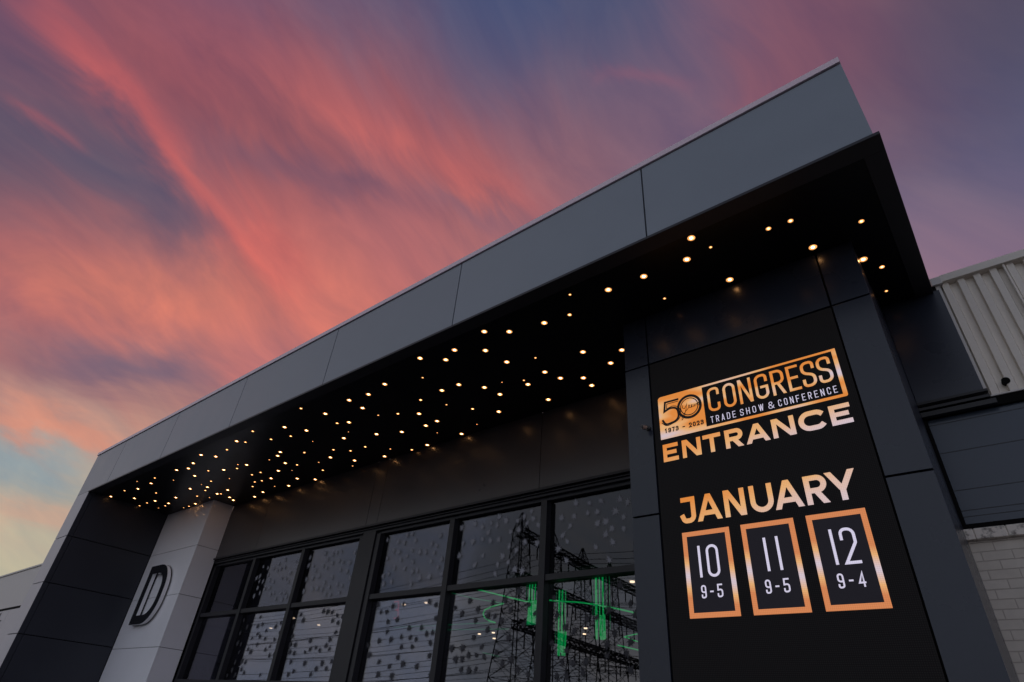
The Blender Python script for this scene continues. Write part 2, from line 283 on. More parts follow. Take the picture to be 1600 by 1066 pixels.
def led_base():
    m, n, l, b = new_mat('led_panel_black')
    tcn = n.new('ShaderNodeTexCoord'); sp = n.new('ShaderNodeSeparateXYZ'); l.new(tcn.outputs['Object'], sp.inputs[0])
    def wv(o, freq):
        a = n.new('ShaderNodeMath'); a.operation = 'MULTIPLY'; a.inputs[1].default_value = freq; l.new(o, a.inputs[0])
        s_ = n.new('ShaderNodeMath'); s_.operation = 'SINE'; l.new(a.outputs[0], s_.inputs[0])
        c_ = n.new('ShaderNodeMath'); c_.operation = 'MULTIPLY_ADD'; c_.inputs[1].default_value = .5; c_.inputs[2].default_value = .5; l.new(s_.outputs[0], c_.inputs[0]); return c_.outputs[0]
    a = wv(sp.outputs[0], 2*math.pi/0.016); c = wv(sp.outputs[2], 2*math.pi/0.016)
    mu = n.new('ShaderNodeMath'); mu.operation = 'MULTIPLY'; l.new(a, mu.inputs[0]); l.new(c, mu.inputs[1])
    rp_ = n.new('ShaderNodeMixRGB'); rp_.inputs[1].default_value = (0.004, 0.004, 0.004, 1); rp_.inputs[2].default_value = (0.022, 0.020, 0.020, 1); l.new(mu.outputs[0], rp_.inputs[0])
    l.new(rp_.outputs[0], b.inputs['Base Color']); b.inputs['Roughness'].default_value = 0.65; b.inputs['Specular IOR Level'].default_value = 0.14
    b.inputs['Emission Color'].default_value = (0.35, 0.3, 0.32, 1); b.inputs['Emission Strength'].default_value = 0.004
    return m
M['led'] = led_base()
def led_color(name, kind, x0=0, x1=1, z0=0, z1=1, strength=1.0):
    """picture shown by the lit screen: copper-to-white sheen or plain white, with the diode grid"""
    m, n, l, b = new_mat(name); b.inputs['Base Color'].default_value = (0.01, 0.01, 0.01, 1); b.inputs['Specular IOR Level'].default_value = 0.1
    tcn = n.new('ShaderNodeTexCoord'); sp = n.new('ShaderNodeSeparateXYZ'); l.new(tcn.outputs['Object'], sp.inputs[0])
    def M1(op, a_, b_, c_=None):
        q = n.new('ShaderNodeMath'); q.operation = op
        for i, v in enumerate((a_, b_, c_)):
            if v is None: continue
            if isinstance(v, (int, float)): q.inputs[i].default_value = v
            else: l.new(v, q.inputs[i])
        return q.outputs[0]
    gx = M1('MULTIPLY_ADD', M1('SINE', M1('MULTIPLY', sp.outputs[0], 2*math.pi/0.016), None), 0.5, 0.5)
    gz = M1('MULTIPLY_ADD', M1('SINE', M1('MULTIPLY', sp.outputs[2], 2*math.pi/0.016), None), 0.5, 0.5)
    grid = M1('MULTIPLY_ADD', M1('ADD', gx, gz), 0.12, 0.86)
    if kind == 'white':
        colr = None; b.inputs['Emission Color'].default_value = rgb(214, 208, 232); l.new(M1('MULTIPLY', grid, strength), b.inputs['Emission Strength']); return m
    if kind == 'black':
        b.inputs['Emission Color'].default_value = rgb(40, 34, 34); b.inputs['Emission Strength'].default_value = 0.3; return m
    if kind == 'inner':
        b.inputs['Emission Color'].default_value = rgb(32, 30, 38); l.new(M1('MULTIPLY', grid, 0.6), b.inputs['Emission Strength']); return m
    ns = n.new('ShaderNodeTexNoise'); ns.inputs['Scale'].default_value = 1.0; ns.inputs['Detail'].default_value = 2
    mp_ = n.new('ShaderNodeMapping'); mp_.inputs['Scale'].default_value = (1.1, 1, 4.0) if kind != 'frame' else (1.0, 1.0, 1.0); mp_.inputs['Location'].default_value = (z0, 0, x0)
    l.new(tcn.outputs['Object'], mp_.inputs['Vector']); l.new(mp_.outputs[0], ns.inputs['Vector'])
    tx = M1('DIVIDE', M1('SUBTRACT', sp.outputs[0], x0), x1 - x0); tz = M1('DIVIDE', M1('SUBTRACT', z1, sp.outputs[2]), z1 - z0)
    if kind == 'word':      # gold at the upper left, white towards the lower right
        t = M1('ADD', M1('MULTIPLY', tx, 0.55), M1('MULTIPLY', tz, 0.30)); t = M1('ADD', t, M1('MULTIPLY', ns.outputs['Fac'], 0.35)); t = M1('SUBTRACT', t, 0.12)
    elif kind == 'frame':   # copper with a white sheen across the lower half
        t = M1('SUBTRACT', 0.95, M1('MULTIPLY', M1('ABSOLUTE', M1('SUBTRACT', tz, M1('ADD', 0.52, M1('MULTIPLY', tx, 0.12))), None), 3.4))
    else:
        t = M1('MULTIPLY_ADD', M1('SUBTRACT', ns.outputs['Fac'], 0.5), 3.2, 0.32)
    rp_ = n.new('ShaderNodeValToRGB'); e = rp_.color_ramp.elements
    e[0].position = 0.12; e[0].color = rgb(226, 138, 62); e[1].position = 0.9; e[1].color = rgb(214, 196, 206)
    k_ = e.new(0.45); k_.color = rgb(232, 176, 118)
    if kind == 'frame': e[0].color = rgb(212, 132, 84)
    l.new(t, rp_.inputs[0]); l.new(rp_.outputs[0], b.inputs['Emission Color']); l.new(M1('MULTIPLY', grid, strength), b.inputs['Emission Strength'])
    return m

# ================================================================== THE SETTING
GZ = -1.5 / U
g = MB(); g.poly([(-1800, -1800, GZ), (1800, -1800, GZ), (1800, 1800, GZ), (-1800, 1800, GZ)]); tag(g.build('ground', M['asphalt']), kind='structure')
g = MB(); g.box(-60, 12, 3.5, 14.8, GZ, GZ + 0.28); tag(g.build('pavement', M['concrete']), kind='structure')

# ================================================================== THE HALL
hall = thing('exhibition_hall', (-22, 10, GZ), 'dark panelled hall entrance with a deep grey canopy and starry black soffit', 'building')
G = 0.022                                  # half joint width (1 cm)
SOF = 10.85
joints = [-44.65, -39.95, -32.87, -25.75, -18.58, -11.57, -4.61, 0.60]
for a, b in zip(joints, joints[1:]):
    MB().box(a + (G if a > -44 else 0), b - (G if b < 0.5 else 0), 10.0, 10.08, 10.90, 13.60).build('fascia_panel', M['fascia'], hall)
# body of the canopy behind the panels, roof on top
MB().box(-44.60, 0.56, 10.085, 16.2, 10.92, 13.58).build('canopy_body', M['gap'], hall)
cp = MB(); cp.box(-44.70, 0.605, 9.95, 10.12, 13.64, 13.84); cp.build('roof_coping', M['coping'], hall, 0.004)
MB().box(-44.60, 0.56, 10.03, 10.10, 13.60, 13.64).build('coping_shadow_gap', M['gap'], hall)
# soffit: recessed black lining inside a black border
MB().box(-42.6, 0.30, 10.42, 16.2, SOF, 10.915).build('soffit', M['soffit'], hall)
st_ = MB(); st_.box(-42.6, 0.71, 9.95, 10.42, 10.80, 10.885); st_.box(0.30, 0.71, 10.42, 16.2, 10.80, 10.885); st_.build('soffit_border', M['border'], hall, 0.004)
MB().box(-42.6, 0.66, 9.99, 10.06, 10.885, 10.90).build('soffit_drip_edge', M['gap'], hall)
# end wall on the left
ww = MB(); ww.box(-44.60, -42.66, 10.085, 16.2, GZ, 10.86)
wing = ww.build('end_wall', M['gap'], hall)
zj = [GZ, 0.31, 2.95, 5.59, 8.17, 10.86]
for a, b in zip(zj, zj[1:]):
    MB().box(-44.65, -42.62, 10.0, 10.08, a + G, b - (G if b < 10 else -0.02)).build('cladding_panel', M['wing'], wing)
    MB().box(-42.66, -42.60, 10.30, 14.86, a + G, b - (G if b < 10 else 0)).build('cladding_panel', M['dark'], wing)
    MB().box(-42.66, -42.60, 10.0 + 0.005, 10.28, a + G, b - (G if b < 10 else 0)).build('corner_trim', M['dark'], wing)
# pale pier carrying the letter sign
cb = MB(); cb.box(-42.58, -36.45, 14.98, 16.2, GZ, SOF); pier = cb.build('pier', M['gap'], hall)
pj = [GZ, 0.20, 2.86, 5.50, 8.17, SOF]
for a, b in zip(pj, pj[1:]):
    t = 0 if b > 10 else G
    MB().box(-42.58, -36.38, 14.90, 14.97, a + G * .6, b - t * .6).build('cladding_panel', M['light'], pier)
    MB().box(-36.45, -36.38, 14.975, 16.2, a + G * .6, b - t * .6).build('cladding_panel', M['light'], pier)
# wall above the windows
hj = [-36.38, -32.0, -22.46, -21.66, -12.5, -6.9]
MB().box(-36.38, -6.9, 16.26, 16.9, 7.70, SOF).build('header_backing', M['gap'], hall)
for a, b in zip(hj, hj[1:]):
    MB().box(a + G * .55, b - G * .55, 16.20, 16.255, 7.70, SOF).build('header_panel', M['header'], hall)
ht = MB(); ht.box(-36.38, -6.9, 16.10, 16.5, 7.60, 7.695); ht.box(-36.38, -6.9, 16.24, 16.5, 7.40, 7.60); ht.box(-36.38, -6.9, 16.16, 16.5, 7.50, 7.53)
ht.build('window_head', M['mullion'], hall, 0.003)
# lower wall and doors' transom, under the picture's edge
MB().box(-36.38, -6.9, 16.30, 16.8, GZ, 1.30).build('base_wall', M['dark'], hall)

# ------------------------------------------------------------------ windows with leaf stickers
LEAF = [(0,-.60),(.03,-.16),(.34,-.36),(.18,-.10),(.56,-.04),(.24,.06),(.46,.34),(.11,.15),(.18,.42),(.07,.34),(0,.62),(-.07,.34),(-.19,.41),(-.10,.15),(-.46,.33),(-.23,.06),(-.54,-.05),(-.18,-.10),(-.33,-.36),(-.03,-.16)]
LM = {}
for kind in ('leaf_lit', 'leaf_backlit'):
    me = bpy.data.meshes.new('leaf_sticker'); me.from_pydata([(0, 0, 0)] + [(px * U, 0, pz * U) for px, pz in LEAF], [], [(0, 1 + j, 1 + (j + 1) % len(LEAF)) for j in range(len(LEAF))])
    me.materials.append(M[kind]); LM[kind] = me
def leaves(win, kind, x0, x1, z0, z1, n, y):
    pts = []; tries = 0
    while len(pts) < n and tries < 4000:
        tries += 1
        if pts and random.random() < 0.35:
            q = random.choice(pts); p = (q[0] + random.uniform(-.4, .4), q[1] + random.uniform(-.4, .4))
        else: p = (random.uniform(x0, x1), random.uniform(z0, z1))
        if not (x0 + .2 < p[0] < x1 - .2 and z0 + .2 < p[1] < z1 - .2): continue
        if all((p[0]-q[0])**2 + (p[1]-q[1])**2 > 0.09 for q in pts): pts.append(p)
    r = win
    while r.parent: r = r.parent
    for x, z in pts:
        o = bpy.data.objects.new('leaf_sticker', LM[kind]); C.objects.link(o); o.parent = win
        o.location = P(x, y, z) - r.location
        s = random.uniform(.26, .36); o.scale = (s * random.uniform(.6, 1), s, s)
        o.rotation_euler = (0, random.uniform(-.9, .9) + (math.pi if random.random() < .3 else 0), 0)
def window(a, b, x0, x1, right_end, leafy):
    """one bay: frame, an upper and a lower pane, leaf stickers on the outside of the glass"""
    fr = MB(); yf = 16.28
    fr.box(x0, x1, yf, 16.62, 1.30, 1.52)
    fr.box(x0, x1, yf + .04, 16.62, 4.52, 4.72)
    fr.box(x0, x1, yf + .10, 16.62, 7.27, 7.40)
    fr.box(a - .13, a + .13, yf + .001, 16.62, 1.52, 7.27)
    if right_end: fr.box(b - .13, b + .13, yf + .001, 16.62, 1.52, 7.27)
    win = fr.build('window', M['mullion'], hall, 0.003)
    for (z0, z1, gm, lm) in ((1.52, 4.52, 'glass', 'leaf_backlit'), (4.72, 7.27, 'glass_up', 'leaf_lit')):
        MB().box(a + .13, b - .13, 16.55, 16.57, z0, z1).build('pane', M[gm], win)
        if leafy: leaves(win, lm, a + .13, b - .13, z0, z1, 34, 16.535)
window(-36.2, -31.85, -36.38, -31.98, False, False)
window(-31.85, -27.25, -31.98, -27.38, False, True)
window(-27.25, -22.66, -27.38, -22.51, True, True)
window(-21.45, -16.88, -21.61, -17.01, False, True)
window(-16.88, -12.30, -17.01, -12.43, False, True)
window(-12.30, -7.6, -12.43, -7.0, True, True)
MB().box(-22.50, -21.62, 16.22, 16.7, 0.5, 7.40).build('pilaster', M['mullion'], hall, 0.003)
# the first bay has no leaf stickers: it is a plain smoky pane pair (built above); the room behind
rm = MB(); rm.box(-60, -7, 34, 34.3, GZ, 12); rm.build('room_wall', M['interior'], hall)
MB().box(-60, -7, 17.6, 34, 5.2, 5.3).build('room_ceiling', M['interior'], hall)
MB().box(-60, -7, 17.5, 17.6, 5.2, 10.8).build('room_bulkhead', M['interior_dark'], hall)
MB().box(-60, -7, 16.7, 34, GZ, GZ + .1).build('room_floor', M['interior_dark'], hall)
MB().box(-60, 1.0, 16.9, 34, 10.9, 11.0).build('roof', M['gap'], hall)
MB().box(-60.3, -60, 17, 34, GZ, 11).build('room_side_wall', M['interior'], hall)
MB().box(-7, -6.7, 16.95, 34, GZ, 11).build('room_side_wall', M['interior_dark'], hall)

# ------------------------------------------------------------------ screen tower (part of the hall)
tb = MB(); tb.box(-6.92, -0.60, 12.98, 16.2, GZ, SOF); tower = tb.build('screen_tower', M['gap'], hall)
tz = [GZ, 0.52, 4.84, 9.15, SOF]
for a, b in zip(tz, tz[1:]):
    t = 0 if b > 10 else G
    MB().box(-6.97, -6.22 - G, 12.90, 12.975, a + G, b - t).build('cladding_panel', M['navy'], tower, 0.002)
    MB().box(-1.38 + G, -0.55, 12.90, 12.975, a + G, b - t).build('cladding_panel', M['navy'], tower, 0.002)
    MB().box(-0.60, -0.55, 12.98, 16.2, a + G, b - t).build('cladding_panel', M['navy'], tower, 0.002)
    MB().box(-6.97, -6.92, 12.98, 16.2, a + G, b - t).build('cladding_panel', M['navy'], tower, 0.002)
MB().box(-6.22 + G, -1.38 - G, 12.90, 12.975, 9.15 + G, SOF).build('cladding_panel', M['navy'], tower, 0.002)
# return panel to the right of the tower, with its dark ledge
MB().box(-0.54, 0.84, 16.10, 16.16, 7.76, SOF).build('return_panel', M['navy'], hall, 0.002)
MB().box(-1.50, 0.80, 16.165, 16.8, 7.70, SOF + .2).build('return_backing', M['gap'], hall)
lg = MB(); lg.box(-0.55, 0.90, 16.02, 16.5, 7.66, 7.73); lg.box(-0.55, 0.90, 16.06, 16.5, 7.52, 7.60); lg.box(-0.55, 0.98, 16.1, 16.5, 7.36, 7.49); lg.build('ledge', M['trim'], hall, 0.003)

# ================================================================== LED SCREEN
scr = thing('led_screen', (-3.8, 12.92, 0.5), 'tall black LED screen with gold January trade show dates on the navy tower', 'screen')
SY = 12.915
MB().box(-6.22 + G, -1.38 - G, SY, 12.974, -0.9, 9.15 - G).build('display_panel', M['led'], scr)
oloc = scr.location
def ux(x): return x * U - oloc.x
def uz(z): return z * U + 1.5 - oloc.z
def fillet(pts, closed):
    """pts: (x, y, r) -> polyline with rounded corners"""
    n = len(pts); out = []
    for i, p in enumerate(pts):
        r = p[2] if len(p) > 2 else 0
        if r <= 0 or (not closed and i in (0, n - 1)): out.append((p[0], p[1])); continue
        a = Vector(pts[i - 1][:2]) - Vector(p[:2]); b = Vector(pts[(i + 1) % n][:2]) - Vector(p[:2])
        la, lb = a.length, b.length; a.normalize(); b.normalize(); ang = a.angle(b)
        if ang > 3.1: out.append((p[0], p[1])); continue
        d = min(r / math.tan(ang / 2), la * .499, lb * .499); rr = d * math.tan(ang / 2)
        c = Vector(p[:2]) + (a + b).normalized() * (rr / math.sin(ang / 2))
        s = Vector(p[:2]) + a * d - c; e = Vector(p[:2]) + b * d - c
        t0 = math.atan2(s.y, s.x); t1 = math.atan2(e.y, e.x); dt = (t1 - t0 + math.pi) % (2 * math.pi) - math.pi
        k = max(3, int(abs(dt) / 0.22))
        out += [(c.x + rr * math.cos(t0 + dt * j / k), c.y + rr * math.sin(t0 + dt * j / k)) for j in range(k + 1)]
    return out
def ribbon(mb, pts, t, y, closed=False, cap=True):
    """flat stroke of width t following pts (x, z in units)"""
    q = [Vector(p) for p in pts]; o = []
    for p in q:
        if not o or (p - o[-1]).length > 1e-5: o.append(p)
    if closed and (o[0] - o[-1]).length < 1e-5: o.pop()
    q = o; n = len(q)
    if cap and not closed:
        q[0] = q[0] - (q[1] - q[0]).normalized() * t / 2; q[-1] = q[-1] + (q[-1] - q[-2]).normalized() * t / 2
    base = len(mb.v)
    for i in range(n):
        a = (q[i] - q[i - 1]).normalized() if (i > 0 or closed) else None
        b = (q[(i + 1) % n] - q[i]).normalized() if (i < n - 1 or closed) else None
        if a is None: a = b
        if b is None: b = a
        d = (a + b)
        d = a if d.length < 1e-3 else d.normalized()
        nn = Vector((-d.y, d.x)); sc = 1 / max(0.38, nn.dot(Vector((-a.y, a.x))))
        for s in (1, -1):
            v = q[i] + nn * s * sc * t / 2; mb.v.append(P(v.x, y, v.y))
    for i in range(n if closed else n - 1):
        j = (i + 1) % n; mb.f.append((base + 2*i, base + 2*i + 1, base + 2*j + 1, base + 2*j)); mb.mi.append(0)
R_ = 1
def gl(ch):
    """strokes of a glyph on the unit square; third value = rounded corner"""
    r = R_
    D = {
     'C': [[(1,.74),(1,1,r),(0,1,r),(0,0,r),(1,0,r),(1,.26)]],
     'O': ['c', [(0,0,r),(0,1,r),(1,1,r),(1,0,r)]], '0': ['c', [(0,0,r),(0,1,r),(1,1,r),(1,0,r)]],
     'N': [[(0,0),(0,1)], [(1,0),(1,1)], ['d',(0,1),(1,0)]],
     'G': [[(1,.74),(1,1,r),(0,1,r),(0,0,r),(1,0,r),(1,.47),(.5,.47)]],
     'R': [[(0,0),(0,1),(1,1,r),(1,.46,r),(0,.46)], ['d',(.5,.44),(1,0)]],
     'E': [[(1,1),(0,1),(0,0),(1,0)], [(0,.51),(.85,.51)]],
     'S': [[(1,.76),(1,1,r),(0,1,r),(0,.58,r),(1,.42,r),(1,0,r),(0,0,r),(0,.24)]],
     'T': [[(0,1),(1,1)], [(.5,1),(.5,0)]],
     'A': [['d',(0,0),(.5,1)], ['d',(.5,1),(1,0)], ['n',(.2,.24),(.8,.24)]],
     'D': ['c', [(0,0),(0,1),(1,1,r),(1,0,r)]],
     'H': [[(0,0),(0,1)], [(1,0),(1,1)], [(0,.5),(1,.5)]],
     'W': [['d',(0,1),(.27,0)], ['d',(.27,0),(.5,1)], ['d',(.5,1),(.73,0)], ['d',(.73,0),(1,1)]],
     'F': [[(1,1),(0,1),(0,0)], [(0,.5),(.8,.5)]],
     '&': [[(1,0),(.12,.72),(.2,1,r),(.75,1,r),(.72,.68,r),(0,.42,r),(0,0,r),(.7,0,r),(1,.42)]],
     'J': [[(.1,1),(1,1),(1,0,r),(.15,0,r),(0,.2)]],
     'U': [[(0,1),(0,0,r),(1,0,r),(1,1)]],
     'Y': [['d',(0,1),(.5,.36)], ['d',(1,1),(.5,.36)], [(.5,.4),(.5,0)]],
     'Cw': [['n',(.97,.80),(.80,1,r),(0,1,r),(0,0,r),(.80,0,r),(.97,.20)]],
     '1': [[(.5,0),(.5,1)]], 'I1': [[(.2,.82),(.55,1),(.55,0)]],
     '2': [[(0,.72),(0,1,r),(1,1,r),(1,.58,.3),(0,0),(1,0)]],
     '3': [[(0,.84),(.1,1,r),(1,1,r),(1,.54,r),(.35,.54)], [(.35,.54),(1,.54,r),(1,0,r),(0,0,r),(0,.18)]],
     '4': [[(.78,0),(.78,1),(0,.26),(1,.26)]],
     '5': [[(.95,1),(.1,1),(.05,.56),(1,.6,r),(1,0,r),(0,0,r),(0,.22)]],
     '7': [[(0,1),(1,1)], ['d',(1,.98),(.35,0)]],
     '9': [[(0,.2),(0,0,r),(1,0,r),(1,1,r),(0,1,r),(0,.45,r),(1,.45)]],
     '-': [[(.1,.47),(.9,.47)]],
    }
    return D[ch]
def glyph(mb, ch, x0, x1, z0, z1, t, y, rad):
    ss = gl(ch); closed = False
    h = t / 2; ax, bx, az, bz = x0 + h, x1 - h, z0 + h, z1 - h
    for k, s in enumerate(ss):
        if s == 'c': closed = True; continue
        if s[0] == 'd':
            p, q = s[1], s[2]; X = lambda v: ax + (bx - ax) * v; Z = lambda v: z0 + (z1 - z0) * v
            dx_, dz_ = X(q[0]) - X(p[0]), Z(q[1]) - Z(p[1]); wh_ = t * math.hypot(dx_, dz_) / abs(dz_) / 2; yy_ = y - 0.0006 * (k + 1)
            wh_ = min(wh_, t * .95)
            def cl(v): return min(max(v, x0), x1) if ch in ('A', 'N') else v
            mb.poly([(X(p[0]) - wh_ + (wh_ - h if p[0] == 0 else 0) - (wh_ - h if p[0] == 1 else 0), yy_, Z(p[1])), (X(p[0]) + wh_ + (wh_ - h if p[0] == 0 else 0) - (wh_ - h if p[0] == 1 else 0), yy_, Z(p[1])), (X(q[0]) + wh_ + (wh_ - h if q[0] == 0 else 0) - (wh_ - h if q[0] == 1 else 0), yy_, Z(q[1])), (X(q[0]) - wh_ + (wh_ - h if q[0] == 0 else 0) - (wh_ - h if q[0] == 1 else 0), yy_, Z(q[1]))]); continue
        nocap = s[0] == 'n'
        if nocap: s = s[1:]
        pts = []
        for p in s:
            pts.append((ax + (bx - ax) * p[0], az + (bz - az) * p[1], rad * (p[2] if len(p) > 2 else 0)))
        ribbon(mb, fillet(pts, closed), t, y - 0.0006 * (k + 1), closed, cap=not closed and not nocap)
def word(mb, items, z0, z1, t, y, rad):
    for ch, a, b in items: glyph(mb, ch, a, b, z0, z1, t, y, rad)
def spread(text, x0, x1, space=0.5, gap=0.28, wide=None):
    """equal letter boxes with gaps between x0 and x1"""
    wts = []
    for ch in text: wts.append(space if ch == ' ' else ((wide or {}).get(ch, 1.0)))
    total = sum(wts) + gap * (len(text) - 1); k = (x1 - x0) / total; x = x0; out = []
    for ch, w_ in zip(text, wts):
        if ch != ' ': out.append((ch, x, x + w_ * k))
        x += (w_ + gap) * k
    return out
YT = SY - 0.004
gold_logo = led_color('gold_logo', 'logo', strength=0.95)
gold_word = led_color('gold_entrance', 'word', ux(-6), ux(-1.6), uz(6.13), uz(6.6), 0.95)
gold_jan = led_color('gold_january', 'word', ux(-5.7), ux(-1.9), uz(4.5), uz(5.13), 0.95)
white_t = led_color('white_lettering', 'white', strength=0.95)
black_t = led_color('black_lettering', 'black')
inner_t = led_color('date_box_inside', 'inner')
# logo: filled badge on the left, outlined box round the name (rounded outside corners at upper left and lower right)
lg = MB()
def quad(mb, x0, x1, z0, z1, y): mb.poly([(x0, y, z0), (x1, y, z0), (x1, y, z1), (x0, y, z1)])
lg.poly([(p[0], YT, p[1]) for p in fillet([(-6.03, 6.75, 0), (-6.03, 8.0, .09), (-4.785, 8.0, 0), (-4.785, 6.75, 0)], True)])
quad(lg, -4.785, -1.57, 7.945, 8.0, YT); quad(lg, -4.785, -1.66, 6.75, 6.82, YT)
lg.poly([(p[0], YT, p[1]) for p in fillet([(-1.66, 6.75, 0), (-1.66, 7.945, 0), (-1.57, 7.945, 0), (-1.57, 6.75, .10)], True)])
badge = lg.build('logo_badge', gold_logo, scr)
t50 = MB()
ribbon(t50, fillet([(-5.47,7.80,0),(-5.83,7.80,0),(-5.87,7.53,0),(-5.70,7.60,.2),(-5.50,7.56,.25),(-5.46,7.2,.25),(-5.86,7.14,.2),(-5.93,7.28,0)], False), .058, YT - .004)
ribbon(t50, fillet([(-5.47,7.74,0),(-5.78,7.74,0),(-5.80,7.60,0),(-5.62,7.65,.2),(-5.42,7.56,.25),(-5.42,7.2,.25),(-5.84,7.09,.2),(-5.96,7.22,0)], False), .022, YT - .005)
circ = lambda cx_, cz_, r_, n_=36: [(cx_ + r_ * math.cos(2*math.pi*k/n_), cz_ + r_ * 1.02 * math.sin(2*math.pi*k/n_)) for k in range(n_)]
ribbon(t50, circ(-5.17, 7.50, .305), .072, YT - .006, True, False)
ribbon(t50, circ(-5.17, 7.50, .235), .026, YT - .007, True, False)
# the flowing word Years
yr = [(-5.34,7.58),(-5.36,7.50),(-5.30,7.47),(-5.24,7.56),(-5.22,7.62),(-5.26,7.45),(-5.34,7.22),(-5.40,7.16),(-5.39,7.24),(-5.28,7.38),(-5.18,7.47),(-5.15,7.53),(-5.18,7.54),(-5.18,7.46),(-5.12,7.45),(-5.08,7.52),(-5.11,7.53),(-5.12,7.47),(-5.06,7.46),(-5.03,7.53),(-5.02,7.46),(-4.98,7.53),(-4.95,7.52),(-4.97,7.48),(-4.91,7.55),(-4.90,7.48),(-4.95,7.45)]
ribbon(t50, [(x, z) for x, z in yr], .016, YT - .009, False, False)
t50.build('fifty_years_lettering', black_t, badge)
yy = MB(); word(yy, [('I1',-5.90,-5.79),('9',-5.77,-5.66),('7',-5.64,-5.53),('3',-5.51,-5.40),('-',-5.355,-5.285),('2',-5.23,-5.12),('0',-5.10,-4.99),('2',-5.97+1.0,-4.86),('3',-4.84+.0,-4.84+.0)][:-1], 6.91, 7.04, .026, YT - .004, .05)
glyph(yy, '3', -4.845, -4.825 + .09 - .02, 6.91, 7.04, .026, YT - .004, .05) if False else None
yy2 = MB(); word(yy2, spread('1973 - 2023'.replace('1', 'I'), 0, 1) if False else [], 0, 1, .01, YT, .01)
xs_ = []; x_ = -5.91
for ch in ['I1','9','7','3',' ','-',' ','2','0','2','3']:
    wd = .055 if ch == ' ' else .082
    if ch != ' ': xs_.append((ch, x_, x_ + wd))
    x_ += wd + .022
yy = MB(); word(yy, xs_, 6.905, 7.04, .030, YT - .004, .04); yy.build('anniversary_years', black_t, badge)
cg = MB(); word(cg, [('C',-4.67,-4.36),('O',-4.26,-3.95),('N',-3.87,-3.55),('G',-3.47,-3.16),('R',-3.08,-2.78),('E',-2.71,-2.44),('S',-2.39,-2.09),('S',-2.04,-1.74)], 7.19, 7.86, .066, YT, .13)
cg.build('show_name_lettering', gold_logo, badge)
sp_ = lambda a, b, c, **k: spread(a, b, c, gap=.8, **k)
ts = MB(); word(ts, sp_('TRADE', -4.66, -4.03), 6.885, 7.06, .016, YT, .035); ts.build('subtitle_word', white_t, badge); ts = MB()
word(ts, sp_('SHOW', -3.92, -3.36, wide={'W': 1.35}), 6.885, 7.06, .016, YT, .035); ts.build('subtitle_word', white_t, badge); ts = MB(); word(ts, [('&', -3.25, -3.12)], 6.885, 7.06, .016, YT, .035); ts.build('subtitle_word', white_t, badge); ts = MB()
word(ts, sp_('CONFERENCE', -3.02, -1.75), 6.885, 7.06, .016, YT, .035); ts.build('subtitle_word', white_t, badge)
en = MB(); word(en, [('E',-6.0,-5.59),('N',-5.48,-4.99),('T',-4.93,-4.48),('R',-4.38,-3.95),('A',-3.89,-3.34),('N',-3.27,-2.77)], 6.125, 6.60, .105, YT, .14)
word(en, [('Cw',-2.69,-2.10)], 6.125, 6.60, .115, YT, .21); word(en, [('E',-2.03,-1.61)], 6.125, 6.60, .105, YT, .14)
en.build('entrance_lettering', gold_word, scr)
ja = MB(); word(ja, [('J',-5.69,-5.31),('A',-5.28,-4.69),('N',-4.62,-4.14),('U',-4.03,-3.53),('A',-3.52,-2.93),('R',-2.87,-2.43)], 4.51, 5.13, .112, YT, .20)
word(ja, [('Y',-2.44,-1.86)], 4.51, 5.13, .112, YT, .2); ja.build('month_lettering', gold_jan, scr)
for i, (x0, day, hrs) in enumerate(((-5.70, '10', '95'), (-4.33, '11', '95'), (-2.97, '12', '94'))):
    x1 = x0 + 1.11; bx = MB(); th = .105; z0, z1 = 2.475, 4.305
    bx.poly([(x0, YT, z0), (x1, YT, z0), (x1 - th, YT, z0 + th), (x0 + th, YT, z0 + th)]); bx.poly([(x1, YT, z0), (x1, YT, z1), (x1 - th, YT, z1 - th), (x1 - th, YT, z0 + th)])
    bx.poly([(x1, YT, z1), (x0, YT, z1), (x0 + th, YT, z1 - th), (x1 - th, YT, z1 - th)]); bx.poly([(x0, YT, z1), (x0, YT, z0), (x0 + th, YT, z0 + th), (x0 + th, YT, z1 - th)])
    fr = bx.build('date_box', led_color('copper_box_%d' % i, 'frame', ux(x0), ux(x1), uz(z0), uz(z1), 0.95), scr)
    ib = MB(); quad(ib, x0 + th, x1 - th, z0 + th, z1 - th, YT + .001); ib.build('box_background', inner_t, fr)
    dn = MB(); tw = .075
    c0 = x0 + .31; tw = .055
    if day == '10': word(dn, [('1', c0, c0 + .10)], 3.29, 3.97, tw, YT - .002, .1); word(dn, [('0', c0 + .21, c0 + .49)], 3.28, 3.97, tw, YT - .002, .13)
    if day == '11': word(dn, [('1', c0 + .09, c0 + .19), ('1', c0 + .345, c0 + .445)], 3.29, 3.97, tw, YT - .002, .1)
    if day == '12': word(dn, [('1', c0 + .03, c0 + .13)], 3.29, 3.97, tw, YT - .002, .1); word(dn, [('2', c0 + .225, c0 + .51)], 3.28, 3.97, tw, YT - .002, .12)
    dn.build('day_number', white_t, fr)
    hn = MB(); word(hn, [('9', x0 + .32, x0 + .435), ('-', x0 + .51, x0 + .60), (hrs[1], x0 + .675, x0 + .80)], 2.86, 3.13, .031, YT - .002, .05); hn.build('opening_hours', white_t, fr)

